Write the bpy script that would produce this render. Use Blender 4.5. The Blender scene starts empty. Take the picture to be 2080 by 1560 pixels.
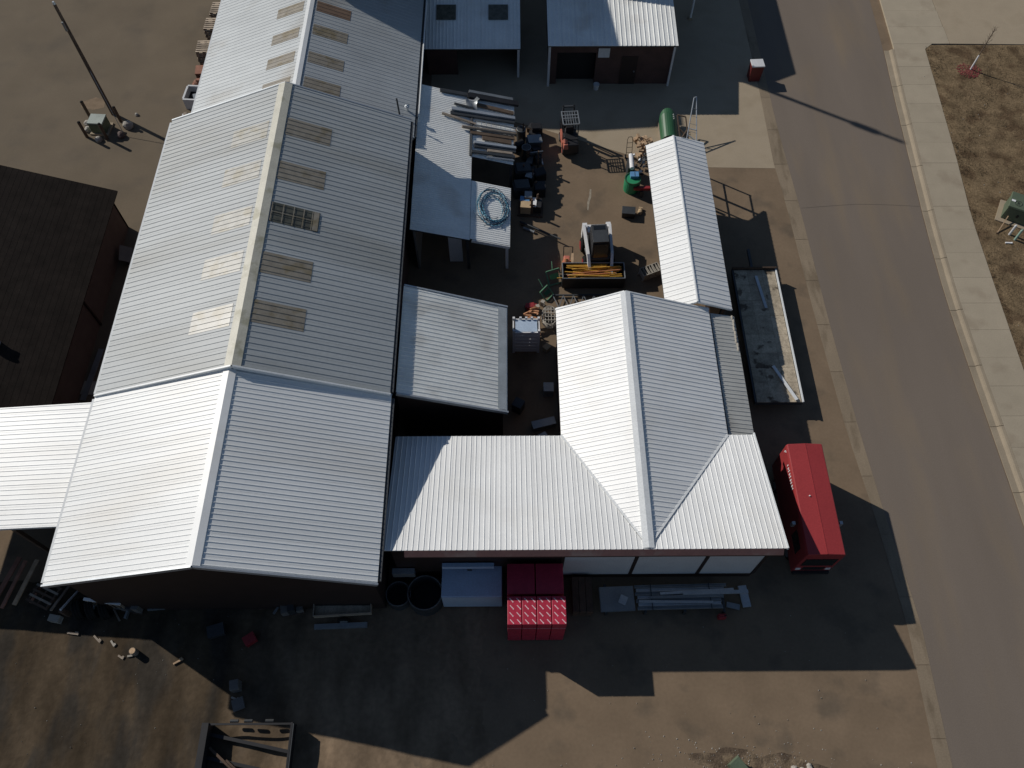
import bpy, bmesh, math, random
from mathutils import Vector, Matrix
R = math.radians
rnd = random.Random(7)
scene = bpy.context.scene
COL = scene.collection

# ------------------------------------------------------------------ camera
dep, yaw, roll = R(60.23), R(.75), R(.39)
fw = Vector((math.sin(yaw)*math.cos(dep), math.cos(yaw)*math.cos(dep), -math.sin(dep)))
rt = Vector((math.cos(yaw), -math.sin(yaw), 0)); up = rt.cross(fw)
rt2 = rt*math.cos(roll) + up*math.sin(roll); up2 = -rt*math.sin(roll) + up*math.cos(roll)
cd = bpy.data.cameras.new('camera'); cam = bpy.data.objects.new('camera', cd); COL.objects.link(cam)
M = Matrix((rt2, up2, -fw)).transposed().to_4x4(); M.translation = (0, 0, 38)
cam.matrix_world = M
cd.sensor_width = 36; cd.lens = 36*1663.5/2080; cd.clip_end = 2000
scene.camera = cam

# ------------------------------------------------------------------ light
SUN_EL = R(33.2); SUN_AZ = R(-58.55)          # azimuth clockwise from +Y
to_sun = Vector((math.sin(SUN_AZ)*math.cos(SUN_EL), math.cos(SUN_AZ)*math.cos(SUN_EL), math.sin(SUN_EL)))
w = bpy.data.worlds.new('World'); scene.world = w; w.use_nodes = True
nt = w.node_tree; bg = nt.nodes['Background']
sky = nt.nodes.new('ShaderNodeTexSky'); sky.sky_type = 'NISHITA'; sky.sun_disc = False
sky.sun_elevation = SUN_EL; sky.sun_rotation = SUN_AZ; sky.altitude = 300; sky.dust_density = .3; sky.ozone_density = 2.2
nt.links.new(sky.outputs[0], bg.inputs[0]); bg.inputs[1].default_value = 0.074
sd = bpy.data.lights.new('sun', 'SUN'); sd.energy = 5.0; sd.angle = R(.53); sd.color = (1, .95, .88)
so = bpy.data.objects.new('sun', sd); COL.objects.link(so)
so.rotation_euler = (-to_sun).to_track_quat('-Z', 'Y').to_euler(); so.location = to_sun*80
vs = scene.view_settings
vs.view_transform = 'Standard'; vs.look = 'None'; vs.exposure = -.62; vs.gamma = 1; vs.use_curve_mapping = False

# ------------------------------------------------------------------ materials
MATS = {}
def mat(name, col, rough=.7, metal=0., var=.15, scale=1.5, fine=.1, fscale=14., bump=0., bscale=30., rand=0.,
        stain=None, sscale=.4, sthr=.56, swid=.12, stretch=None, spec=.4, blend=None):
    """painted / mineral surface: colour mottled by broad and fine noise in world position, optional stains"""
    if name in MATS: return MATS[name]
    m = bpy.data.materials.new(name); m.use_nodes = True; MATS[name] = m
    N, L = m.node_tree.nodes, m.node_tree.links
    b = N['Principled BSDF']; b.inputs['Roughness'].default_value = rough; b.inputs['Metallic'].default_value = metal
    b.inputs['Specular IOR Level'].default_value = spec
    g = N.new('ShaderNodeNewGeometry'); pos = g.outputs['Position']
    if stretch:
        mp = N.new('ShaderNodeMapping'); mp.inputs['Scale'].default_value = stretch; L.new(pos, mp.inputs[0]); pos2 = mp.outputs[0]
    else: pos2 = pos
    def noise(sc, det, vec):
        n = N.new('ShaderNodeTexNoise'); n.inputs['Scale'].default_value = sc; n.inputs['Detail'].default_value = det
        L.new(vec, n.inputs['Vector']); return n.outputs['Fac']
    def rng(v, a, c, lo, hi):
        r = N.new('ShaderNodeMapRange'); L.new(v, r.inputs[0])
        for i, x in enumerate((a, c, lo, hi)): r.inputs[i+1].default_value = x
        return r.outputs[0]
    def mul(a, c):
        k = N.new('ShaderNodeMath'); k.operation = 'MULTIPLY'; L.new(a, k.inputs[0])
        if isinstance(c, float): k.inputs[1].default_value = c
        else: L.new(c, k.inputs[1])
        return k.outputs[0]
    f = mul(rng(noise(scale, 4, pos2), .25, .75, 1-var, 1+var), rng(noise(fscale, 3, pos), .25, .75, 1-fine, 1+fine))
    if rand:
        oi = N.new('ShaderNodeObjectInfo'); f = mul(f, rng(oi.outputs['Random'], 0, 1, 1-rand, 1+rand))
    rgb = N.new('ShaderNodeRGB'); rgb.outputs[0].default_value = (*col, 1); c = rgb.outputs[0]
    if stain:
        mx = N.new('ShaderNodeMix'); mx.data_type = 'RGBA'; mx.inputs[7].default_value = (*stain, 1); L.new(c, mx.inputs[6])
        L.new(rng(noise(sscale, 5, pos2), sthr, sthr+swid, 0, 1), mx.inputs[0]); c = mx.outputs[2]
    if blend:
        c2, xa, xb = blend; sp_ = N.new('ShaderNodeSeparateXYZ'); L.new(pos, sp_.inputs[0])
        ad = N.new('ShaderNodeMath'); ad.operation = 'MULTIPLY_ADD'; L.new(noise(.55, 6, pos), ad.inputs[0]); ad.inputs[1].default_value = 9.; L.new(sp_.outputs[0], ad.inputs[2])
        mx = N.new('ShaderNodeMix'); mx.data_type = 'RGBA'; mx.inputs[7].default_value = (*c2, 1); L.new(c, mx.inputs[6]); L.new(rng(ad.outputs[0], xa+4.5, xb+4.5, 0, 1), mx.inputs[0]); c = mx.outputs[2]
    vm = N.new('ShaderNodeVectorMath'); vm.operation = 'SCALE'; L.new(c, vm.inputs[0]); L.new(f, vm.inputs['Scale'])
    L.new(vm.outputs[0], b.inputs['Base Color'])
    if bump:
        bp = N.new('ShaderNodeBump'); bp.inputs['Strength'].default_value = bump; bp.inputs['Distance'].default_value = .05
        L.new(noise(bscale, 4, pos), bp.inputs['Height']); L.new(bp.outputs[0], b.inputs['Normal'])
    return m

m_white = mat('white_painted_steel', (0.82, 0.832, 0.82), .42, 0, .05, .5, .025, 6, rand=.025, stain=(0.72, 0.7, 0.65), sscale=.35, sthr=.52, swid=.25, stretch=(.3, 1.3, .3))
m_bright = mat('new_white_painted_steel', (.85, .855, .84), .4, 0, .05, .5, .02, 6, rand=.035, stain=(.78, .77, .73), sscale=.35, sthr=.52, swid=.25)
m_grey = mat('weathered_galvanised_steel', (0.41, 0.435, 0.44), .5, .0, .09, .5, .05, 7, rand=.035, stain=(0.345, 0.355, 0.34), sscale=.3, sthr=.5, swid=.2, stretch=(.3, 1.3, .3))
m_grey2 = mat('old_galvanised_steel', (0.450, 0.477, 0.486), .5, .1, .08, .5, .05, 7, rand=.03, stain=(0.378, 0.378, 0.360), sscale=.3)
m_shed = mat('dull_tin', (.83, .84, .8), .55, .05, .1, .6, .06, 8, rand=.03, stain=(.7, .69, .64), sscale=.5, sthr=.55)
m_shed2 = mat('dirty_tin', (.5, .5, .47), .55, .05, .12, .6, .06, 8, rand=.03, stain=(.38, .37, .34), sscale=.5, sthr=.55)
m_lean = mat('pale_tin', (.87, .88, .85), .5, .05, .08, .6, .05, 8, rand=.03, stain=(.76, .74, .69), sscale=.5, sthr=.58)
m_trim = mat('white_trim', (.74, .76, .76), .4, var=.05)
m_beige = mat('beige_ridge_paint', (.56, .54, .45), .5, var=.1, stain=(.4, .38, .28), sscale=1.2)
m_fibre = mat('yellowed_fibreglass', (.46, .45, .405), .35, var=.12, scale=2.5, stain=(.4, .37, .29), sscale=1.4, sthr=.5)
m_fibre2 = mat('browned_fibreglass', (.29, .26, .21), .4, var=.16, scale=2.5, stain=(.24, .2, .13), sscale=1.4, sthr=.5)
m_fibre3 = mat('rusty_fibreglass', (.2, .135, .095), .5, var=.2)
m_glassd = mat('dirty_wired_glass', (.1, .1, .08), .25, var=.4, scale=4)
m_brown = mat('brown_siding', (.07, .042, .036), .6, var=.12)
m_fascia = mat('faded_red_fascia', (.26, .13, .11), .55, var=.12, stain=(.3, .2, .17), sscale=1)
m_gable = mat('dark_brown_siding', (.032, .02, .017), .6, var=.15)
m_wallw = mat('white_siding', (.62, .63, .64), .5, var=.05)
m_brick = mat('brick_red_siding', (.085, .048, .04), .75, var=.2)
m_shingle = mat('black_brown_shingle', (.022, .017, .014), .9, var=.3, fscale=20, fine=.3, rand=.06, spec=.1)
m_hwall = mat('red_brown_stucco', (.125, .092, .082), .8, var=.15)
m_yard = mat('dusty_brown_asphalt', (0.204, 0.149, 0.099), .92, var=.14, scale=.5, fine=.06, fscale=7, bump=.08, stain=(0.142, 0.109, 0.077), sscale=.6, sthr=.54, swid=.16, spec=.15)
m_lot = mat('worn_lot_asphalt', (0.165, 0.132, 0.093), .92, var=.1, scale=.35, fine=.05, fscale=10, bump=.06, stain=(0.134, 0.110, 0.082), sscale=.4, sthr=.52, swid=.25, spec=.15)
m_road = mat('street_asphalt', (0.185, 0.152, 0.123), .9, var=.07, scale=.5, fine=.07, fscale=18, bump=.12, stain=(0.208, 0.164, 0.119), sscale=.7, sthr=.5, swid=.25, stretch=(1, .18, 1), spec=.15)
m_gutter = mat('gutter_concrete', (0.247, 0.196, 0.138), .9, var=.1, scale=1.2, fine=.1, rand=.05, stain=(0.186, 0.145, 0.100), sscale=1, sthr=.52, stretch=(1.5, .4, 1), spec=.15)
m_walk = mat('sidewalk_concrete', (0.373, 0.319, 0.238), .9, var=.06, scale=1., fine=.06, rand=.05, spec=.15, stain=(0.321, 0.268, 0.198), sscale=.6)
m_curb = mat('curb_concrete', (0.306, 0.254, 0.185), .9, var=.1, scale=1., fine=.08, rand=.05, spec=.15)
m_conc = mat('apron_concrete', (0.367, 0.301, 0.216), .9, var=.08, scale=.5, fine=.06, spec=.15, stain=(0.299, 0.243, 0.170), sscale=.5, sthr=.5, swid=.2)
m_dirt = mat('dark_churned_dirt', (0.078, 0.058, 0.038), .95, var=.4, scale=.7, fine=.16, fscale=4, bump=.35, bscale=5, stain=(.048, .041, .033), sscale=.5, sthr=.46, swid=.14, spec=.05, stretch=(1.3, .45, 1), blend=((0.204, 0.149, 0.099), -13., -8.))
m_grass = mat('dry_winter_turf', (0.178, 0.128, 0.075), .95, var=.3, scale=1.2, fine=.4, fscale=9, bump=.6, bscale=14, stain=(0.108, 0.073, 0.043), sscale=.8, sthr=.52, spec=.05)
m_tuft = mat('dry_grass_blades', (.21, .17, .11), .9, var=.4, scale=3, spec=.05)
m_stone = mat('pale_pebbles', (.3, .28, .25), .9, var=.5, scale=3)
m_mulch = mat('red_mulch', (.2, .05, .045), .9, var=.4, scale=6)
m_wood = mat('weathered_wood', (.3, .25, .2), .85, var=.25, scale=3, rand=.15, spec=.15)
m_deck = mat('grey_deck_wood', (.44, .375, .28), .85, var=.25, scale=2.5, fine=.25, rand=.14, stain=(.15, .12, .09), sscale=1.6, sthr=.58, swid=.06, spec=.1)
m_dwood = mat('dark_wood', (.1, .065, .045), .85, var=.3, scale=3, rand=.2)
m_redwood = mat('red_brown_lumber', (.28, .13, .085), .8, var=.25, scale=3, rand=.2)
m_pole = mat('pole_wood', (.12, .085, .06), .9, var=.25, scale=2)
m_tanwood = mat('tan_split_wood', (.46, .32, .2), .85, var=.25, scale=4, rand=.25)
m_black = mat('black_steel', (.018, .018, .02), .5, var=.2)
m_dark = mat('dark_grey_steel', (.06, .065, .07), .5, .3, var=.2)
m_rubber = mat('tyre_rubber', (.015, .015, .015), .9, var=.3, spec=.15)
m_steel = mat('grey_steel', (.3, .32, .33), .4, .5, var=.15, rand=.1)
m_galv = mat('bright_galvanised', (.55, .58, .6), .35, .5, var=.12, rand=.06)
m_red = mat('red_van_paint', (.33, .043, .045), .38, var=.05, scale=.8)
m_dred = mat('dull_red_paint', (.3, .03, .035), .5, var=.15)
m_wrap = mat('red_plastic_wrap', (.43, .03, .06), .4, var=.12, scale=3, rand=.06)
m_print = mat('white_print', (.75, .55, .57), .6, var=.05)
m_lwhite = mat('white_lettering', (.8, .8, .8), .5, var=.02)
m_wwrap = mat('white_wrap_shade_blue', (.47, .58, .72), .35, var=.06, scale=2)  # white wrap, with the blue cast of shade put into its colour
m_green = mat('dark_green_paint', (.035, .12, .055), .45, var=.15)
m_green2 = mat('bright_green_paint', (.03, .26, .12), .45, var=.12)
m_xgreen = mat('utility_green', (.1, .13, .085), .55, var=.1)
m_blue = mat('blue_plastic', (.12, .28, .5), .45, var=.1)
m_hose = mat('blue_hose', (.02, .06, .11), .4, var=.3, scale=4)
m_bob = mat('white_machine_paint', (.72, .72, .72), .4, var=.06)
m_orange = mat('faded_orange_paint', (.55, .22, .1), .55, var=.2, scale=4)
m_pink = mat('faded_red_orange_paint', (.5, .16, .11), .5, var=.15, scale=4)
m_yellow = mat('yellow_poles', (.62, .34, .05), .5, var=.2, scale=4, rand=.15)
m_glass = mat('dark_window_glass', (.012, .014, .016), .2, var=.1, spec=.6)
m_card = mat('cardboard', (.45, .33, .2), .85, var=.15)
m_block = mat('concrete_block', (.38, .35, .3), .9, var=.15, rand=.1)
m_rock = mat('pale_boulder', (.42, .39, .34), .9, var=.3, scale=3, bump=.5)
m_net = mat('orange_netting', (.5, .25, .13), .8, var=.25, scale=6)
m_bark = mat('young_bark', (.16, .12, .09), .9, var=.2)
m_crack = mat('crack_filler', (.075, .065, .055), .8)
m_interior = mat('dark_interior', (.02, .018, .017), .9)  # near-black: shade of the open bays put into the colour
m_grwall = mat('grey_block_wall', (.16, .15, .14), .85, var=.15)

# ------------------------------------------------------------------ mesh helpers
class MB:
    def __init__(s, off=(0, 0, 0)): s.v = []; s.f = []; s.o = Vector(off)
    def add(s, vs, fs):
        n = len(s.v); s.v += [tuple(Vector(p) - s.o) for p in vs]; s.f += [tuple(n+i for i in f) for f in fs]; return s
    def poly(s, pts): return s.add(pts, [tuple(range(len(pts)))])
    def box(s, x0, x1, y0, y1, z0, z1):
        return s.add([(x0, y0, z0), (x1, y0, z0), (x1, y1, z0), (x0, y1, z0), (x0, y0, z1), (x1, y0, z1), (x1, y1, z1), (x0, y1, z1)],
                     [(3, 2, 1, 0), (4, 5, 6, 7), (0, 1, 5, 4), (1, 2, 6, 5), (2, 3, 7, 6), (3, 0, 4, 7)])
    def cbox(s, c, d, rz=0, rx=0, ry=0, taper=1):
        m = Matrix.Rotation(rz, 3, 'Z') @ Matrix.Rotation(ry, 3, 'Y') @ Matrix.Rotation(rx, 3, 'X'); c = Vector(c)
        P = []
        for k, t in ((-.5, 1), (.5, taper)):
            for a, b in ((-.5, -.5), (.5, -.5), (.5, .5), (-.5, .5)): P.append(c + m @ Vector((a*d[0]*t, b*d[1]*t, k*d[2])))
        return s.add(P, [(3, 2, 1, 0), (4, 5, 6, 7), (0, 1, 5, 4), (1, 2, 6, 5), (2, 3, 7, 6), (3, 0, 4, 7)])
    def beam(s, p, q, w, h=None):
        p, q = Vector(p), Vector(q); h = h or w; d = (q-p).normalized()
        a = d.cross(Vector((0, 0, 1)));  a = a.normalized() if a.length > 1e-4 else Vector((1, 0, 0)); b = a.cross(d)
        P = [e + a*i*w/2 + b*j*h/2 for e in (p, q) for i, j in ((-1, -1), (1, -1), (1, 1), (-1, 1))]
        return s.add(P, [(3, 2, 1, 0), (4, 5, 6, 7), (0, 1, 5, 4), (1, 2, 6, 5), (2, 3, 7, 6), (3, 0, 4, 7)])
    def tube(s, p, q, r, r2=None, n=8, cap=True):
        p, q = Vector(p), Vector(q); r2 = r if r2 is None else r2; d = (q-p).normalized()
        a = d.cross(Vector((0, 0, 1))); a = a.normalized() if a.length > 1e-4 else Vector((1, 0, 0)); b = d.cross(a)
        P = [p + (a*math.cos(t)+b*math.sin(t))*r for t in (2*math.pi*i/n for i in range(n))]
        P += [q + (a*math.cos(t)+b*math.sin(t))*r2 for t in (2*math.pi*i/n for i in range(n))]
        F = [(i, (i+1) % n, n+(i+1) % n, n+i) for i in range(n)]
        if cap: F += [tuple(reversed(range(n))), tuple(range(n, 2*n))]
        return s.add(P, F)
    def path(s, pts, r, n=6):
        for a, b in zip(pts, pts[1:]): s.tube(a, b, r, n=n)
        return s
    def prism(s, poly, z0, z1):
        n = len(poly); ar = sum(poly[i][0]*poly[(i+1) % n][1]-poly[(i+1) % n][0]*poly[i][1] for i in range(n))
        if ar < 0: poly = poly[::-1]
        P = [(x, y, z0) for x, y in poly] + [(x, y, z1) for x, y in poly]
        return s.add(P, [tuple(reversed(range(n))), tuple(range(n, 2*n))] + [(i, (i+1) % n, n+(i+1) % n, n+i) for i in range(n)])
    def extr(s, pts, d):
        """extrude a planar 3D polygon by vector d"""
        n = len(pts); d = Vector(d); P = [Vector(p) for p in pts] + [Vector(p)+d for p in pts]
        return s.add(P, [tuple(reversed(range(n))), tuple(range(n, 2*n))] + [(i, (i+1) % n, n+(i+1) % n, n+i) for i in range(n)])
    def pipe(s, c, R0, r, z0, z1, n=24):
        """upright open ring: outer radius R0, inner radius r"""
        P = []
        for rr, z in ((R0, z0), (R0, z1), (r, z1), (r, z0)):
            P += [(c[0]+rr*math.cos(2*math.pi*i/n), c[1]+rr*math.sin(2*math.pi*i/n), z) for i in range(n)]
        return s.add(P, [(k*n+i, k*n+(i+1) % n, ((k+1) % 4)*n+(i+1) % n, ((k+1) % 4)*n+i) for k in range(4) for i in range(n)])
    def torus(s, c, R0, r, ax='Z', n=24, k=8):
        P = []
        for i in range(n):
            t = 2*math.pi*i/n
            for j in range(k):
                u = 2*math.pi*j/k; q = (math.cos(t)*(R0+r*math.cos(u)), math.sin(t)*(R0+r*math.cos(u)), r*math.sin(u))
                if ax == 'X': q = (q[2], q[0], q[1])
                if ax == 'Y': q = (q[0], q[2], q[1])
                P.append((c[0]+q[0], c[1]+q[1], c[2]+q[2]))
        return s.add(P, [(i*k+j, ((i+1) % n)*k+j, ((i+1) % n)*k+(j+1) % k, i*k+(j+1) % k) for i in range(n) for j in range(k)])
    def rock(s, c, d, seed=0):
        r_ = random.Random(seed); P = []; n = 8; rows = (-.5, -.3, .1, .4, .5); wd = (.75, 1., .95, .6, .2)
        for z, wv in zip(rows, wd):
            for i in range(n):
                t = 2*math.pi*i/n; k = wv*r_.uniform(.8, 1.1)*.5
                P.append((c[0]+d[0]*k*math.cos(t), c[1]+d[1]*k*math.sin(t), c[2]+d[2]*(z+.5)))
        F = [(a*n+i, a*n+(i+1) % n, (a+1)*n+(i+1) % n, (a+1)*n+i) for a in range(4) for i in range(n)]
        return s.add(P, F+[tuple(reversed(range(n))), tuple(range(4*n, 5*n))])
    def mesh(s, name, m, smooth=False):
        me = bpy.data.meshes.new(name); me.from_pydata(s.v, [], s.f); me.materials.append(m)
        if smooth: me.polygons.foreach_set('use_smooth', [True]*len(me.polygons))
        bm = bmesh.new(); bm.from_mesh(me); bmesh.ops.recalc_face_normals(bm, faces=bm.faces); bm.to_mesh(me); bm.free()
        me.update(); return me
    def build(s, name, m, parent=None, smooth=False, bevel=0):
        o = bpy.data.objects.new(name, s.mesh(name, m, smooth)); COL.objects.link(o)
        if parent: o.parent = parent
        if bevel:
            b = o.modifiers.new('bevel', 'BEVEL'); b.width = bevel; b.segments = 2; b.limit_method = 'ANGLE'
        return o

def tag(o, label=None, cat=None, group=None, kind=None):
    for k, v in (('label', label), ('category', cat), ('group', group), ('kind', kind)):
        if v: o[k] = v
    return o
def thing(name, label, cat, loc=(0, 0, 0), rz=0, group=None):
    o = bpy.data.objects.new(name, None); COL.objects.link(o); o.location = loc; o.rotation_euler = (0, 0, rz)
    o.empty_display_size = .3
    return tag(o, label, cat, group)
def copy_tree(o, parent=None):
    c = o.copy(); COL.objects.link(c); c.parent = parent
    for ch in list(o.children): copy_tree(ch, c)
    return c
def place(o, loc, rz=0, label=None, group=None):
    o.location = loc; o.rotation_euler = (0, 0, rz); return tag(o, label, group=group)

# ------------------------------------------------------------------ roof sheets
def clip(poly, axis, val, keep_less):
    out = []
    for i, a in enumerate(poly):
        b = poly[(i+1) % len(poly)]
        ia = (a[axis] <= val) == keep_less or a[axis] == val; ib = (b[axis] <= val) == keep_less or b[axis] == val
        if ia: out.append(a)
        if ia != ib:
            t = (val-a[axis])/(b[axis]-a[axis]); out.append((a[0]+(b[0]-a[0])*t, a[1]+(b[1]-a[1])*t))
    return out
SHEETS = {}
def sheet_mesh(poly, ribs, rh, rw, th, m, name):
    """one metal sheet in its own plane: flat pan cut to poly, standing ribs along v"""
    key = (tuple((round(a, 3), round(b, 3)) for a, b in poly), tuple(round(r, 3) for r in ribs), rh, rw, m.name)
    if key in SHEETS: return SHEETS[key]
    b = MB(); n = len(poly)
    ar = sum(poly[i][0]*poly[(i+1) % n][1]-poly[(i+1) % n][0]*poly[i][1] for i in range(n))
    p = poly if ar > 0 else poly[::-1]
    b.add([(x, y, 0) for x, y in p]+[(x, y, -th) for x, y in p],
          [tuple(range(n)), tuple(reversed(range(n, 2*n)))]+[((i+1) % n, i, n+i, n+(i+1) % n) for i in range(n)])
    for u in ribs:
        vs_ = []
        for i in range(n):
            a, c = p[i], p[(i+1) % n]
            if (a[0]-u)*(c[0]-u) < 0: vs_.append(a[1]+(c[1]-a[1])*(u-a[0])/(c[0]-a[0]))
        if len(vs_) < 2: continue
        v0, v1 = min(vs_), max(vs_)
        if v1-v0 < .12: continue
        q = [(-rw/2, -.001), (rw/2, -.001), (rw*.22, rh), (-rw*.22, rh)]
        b.add([(u+x, v0+.004, z) for x, z in q]+[(u+x, v1-.004, z) for x, z in q],
              [(0, 1, 2, 3), (7, 6, 5, 4), (0, 4, 5, 1), (1, 5, 6, 2), (2, 6, 7, 3), (3, 7, 4, 0)])
    SHEETS[key] = b.mesh(name, m); return SHEETS[key]
def frame_of(pts, along):
    v = Vector(along).normalized(); n = (Vector(pts[1])-Vector(pts[0])).cross(Vector(pts[2])-Vector(pts[0])).normalized()
    if n.z < 0: n = -n
    v = (v - n*v.dot(n)).normalized(); u = v.cross(n).normalized()
    return u, v, n
def roof_slope(parent, loc, pts, along, m, sp=.229, per=4, rh=.022, rw=.05, th=.018, name='metal_sheet', lift=0.):
    """cover the planar polygon pts with separate ribbed sheets; returns placing function for skylights"""
    u, v, n = frame_of(pts, along); o = Vector(pts[0]) + n*lift
    P = [((Vector(p)-Vector(pts[0])).dot(u), (Vector(p)-Vector(pts[0])).dot(v)) for p in pts]
    u0 = min(a for a, b in P); u1 = max(a for a, b in P); pw = sp*per; k = 0
    while u0+k*pw < u1-.02:
        a, b = u0+k*pw, min(u0+(k+1)*pw, u1)
        q = clip(clip(P, 0, b-.003, True), 0, a+.003, False)
        if len(q) >= 3:
            vm = min(y for x, y in q); q = [(x-a, y-vm) for x, y in q]
            me = sheet_mesh(q, [sp*(i+.5) for i in range(per) if a+sp*(i+.5) < u1-.03], rh, rw, th, m, name)
            ob = bpy.data.objects.new(name, me); COL.objects.link(ob); ob.parent = parent
            mm = Matrix((u, v, n)).transposed().to_4x4(); mm.translation = o + u*a + v*vm - Vector(loc); ob.matrix_local = mm
        k += 1
    def sky(s, per_, v0, v1, mm_, off=.012, name2='skylight', label=None):
        """translucent sheet laid over the ribs: starts at rib pitch index s, spans v0..v1 (measured from pts[0] along v)"""
        me = sheet_mesh([(0, 0), (per_*sp, 0), (per_*sp, v1-v0), (0, v1-v0)], [sp*(i+.5) for i in range(per_)], rh, rw, .006, mm_, name2)
        ob = bpy.data.objects.new(name2, me); COL.objects.link(ob); ob.parent = parent
        m4 = Matrix((u, v, n)).transposed().to_4x4(); m4.translation = o + u*(u0+s*sp) + v*v0 + n*off - Vector(loc); ob.matrix_local = m4
        if label: ob['label'] = label
        return ob
    sky.u0 = u0; sky.u = u; sky.sp = sp; sky.v = v; sky.o = o
    return sky
def slab(parent, loc, name, pts, th, m, drop=0.):
    """thin deck under the sheets"""
    a = Vector(pts[0]); n = (Vector(pts[1])-a).cross(Vector(pts[2])-a).normalized()
    if n.z < 0: n = -n
    return MB(loc).extr([Vector(p)-n*(drop+th) for p in pts], n*th).build(name, m, parent)

# ================================================================== SETTING
def struct(o): o['kind'] = 'structure'; return o
struct(MB().poly([(-400, -300, 0), (400, -300, 0), (400, 500, 0), (-400, 500, 0)]).build('ground', m_yard))
def sheet(name, pts, z, m): return struct(MB().poly([(x, y, z) for x, y in pts]).build(name, m))
# paved lot on the far left
sheet('parking_lot', [(-120, 17), (-18, 17), (-18, 60), (-18, 140), (-120, 140)], .004, m_lot)
# street: polylines of its edges (x at y)
def interp(tab, y):
    for (ya, xa), (yb, xb) in zip(tab, tab[1:]):
        if y <= yb: return xa+(xb-xa)*max(0, (y-ya))/(yb-ya)
    return tab[-1][1]
GL = [(-40, 18.3), (3, 18.1), (9, 18.3), (14.4, 18.0), (18.7, 17.6), (26.8, 17.3), (33.9, 17.15), (37.8, 16.95), (44.6, 17.1), (54, 17.1), (70, 17.0)]
GR = [(-40, 18.95), (3, 18.75), (9, 18.95), (14.6, 18.5), (19.3, 18.25), (26.1, 18.05), (34, 17.95), (41.3, 17.72), (54, 17.75), (70, 17.7)]
CR = [(-40, 25.9), (15, 25.62), (22.8, 25.52), (27.4, 25.5), (32.5, 25.72), (37.3, 26.05), (43.6, 26.5), (49, 26.95), (54, 27.2), (70, 27.9)]
ys = [-40+i*2.2 for i in range(51)]
road = MB()
for a, b in zip(ys, ys[1:]):
    xs0 = [interp(GR, a)-.05+(interp(CR, a)-.45-interp(GR, a))*t for t in (0, 1)]; xs1 = [interp(GR, b)-.05+(interp(CR, b)-.45-interp(GR, b))*t for t in (0, 1)]
    road.poly([(xs0[0], a, .006), (xs0[1], a, .006), (xs1[1], b, .006), (xs1[0], b, .006)])
road = struct(road.build('road', m_road))
for pts in ([(18.02, 34.0), (19.6, 34.15), (21.4, 34.3), (22.6, 34.28), (24.1, 34.2), (25.3, 34.1)],):
    ck = MB()
    for (xa, ya), (xb, yb) in zip(pts, pts[1:]):
        wv = .011; ck.poly([(xa, ya-wv, .0095), (xb, yb-wv, .0095), (xb, yb+wv, .0095), (xa, ya+wv, .0095)])
    ck.build('crack', m_crack, road)
gut = struct(MB().poly([(interp(GL, 60)+.02, 60, .005), (interp(GR, 60)-.02, 60, .005), (interp(GR, 62), 62, .005), (interp(GL, 62), 62, .005)]).build('gutter', m_gutter))
yy = [-2 + 3.05*i for i in range(21)]
for a, b in zip(yy, yy[1:]):
    a += .012; b -= .012; g = MB(); mid = (a+b)/2
    g.add([(interp(GL, a), a, .012), (interp(GR, a), a, .012), (interp(GR, mid), mid, .012), (interp(GR, b), b, .012), (interp(GL, b), b, .012), (interp(GL, mid), mid, .012)], [(0, 1, 2, 3, 4, 5)])
    g.build('gutter_slab', m_gutter, gut)
# far curb, rolled, in cast lengths, and the sidewalk behind it in slabs
curb = struct(MB().box(26.4, 27.1, 62, 64, 0, .1).build('curb', m_curb))
prof = [(-.45, .004), (-.44, .014), (-.12, .02), (-.02, .1), (.06, .135), (.2, .14), (.2, 0)]
for i in range(14):
    a, b = -3+3.6*i*1.02+.015, -3+3.6*(i+1)*1.02-.015; P = []; n = len(prof); cuts = [a, (a+b)/2, b]
    for y in cuts: P += [(interp(CR, y)+x, y, z) for x, z in prof]
    F = [(k*n+j, k*n+(j+1) % n, (k+1)*n+(j+1) % n, (k+1)*n+j) for k in (0, 1) for j in range(n)] + [tuple(range(n)), tuple(range(2*n, 3*n))]
    MB().add(P, F).build('curb_length', m_curb, curb)
WO = [(-40, 28.0), (22, 27.87), (28.8, 28.02), (33.3, 28.15), (38.2, 28.6), (44, 29.0), (48.9, 29.3), (49.1, 31.15), (54, 31.2), (80, 31.4)]
walk = struct(MB().box(28.2, 31, 62, 64, 0, .13).build('sidewalk', m_walk))
yy = sorted([-2+1.8*i for i in range(29)]+[48.97]+[50.8+1.8*i for i in range(6)])
for a, b in zip(yy, yy[1:]):
    if b-a < .3: continue
    a += .005; b -= .005; dz = rnd.uniform(-.004, .004)
    P = [(interp(CR, a)+.21, a), (interp(WO, a) if a < 48.96 else 31.15, a), (interp(WO, b) if b < 48.98 else 31.18, b), (interp(CR, b)+.21, b)]
    if a < 55: MB().prism(P, 0, .138+dz).build('sidewalk_slab', m_walk, walk)
# concrete pads
sheet('driveway_apron', [(-1.5, 42.3), (2.66, 40.7), (5.47, 39.5), (8.83, 38.06), (12.2, 37.5), (12.88, 37.4), (interp(GL, 37.35)+.01, 37.3), (interp(GL, 44.6)+.01, 44.6), (interp(GL, 54)+.01, 54), (interp(GL, 60)+.01, 60), (-5, 60), (-5, 42.6)], .008, m_conc)
struct(MB().prism([(31.19, 48.98), (80, 48.2), (80, 120), (31.4, 120)], 0, .13).build('concrete_lot', m_conc))
struct(MB().prism([(interp(CR, 52)+.3, 56.6), (31.18, 56.6), (31.3, 120), (29, 120)], 0, .13).build('concrete_walk', m_conc))
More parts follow.
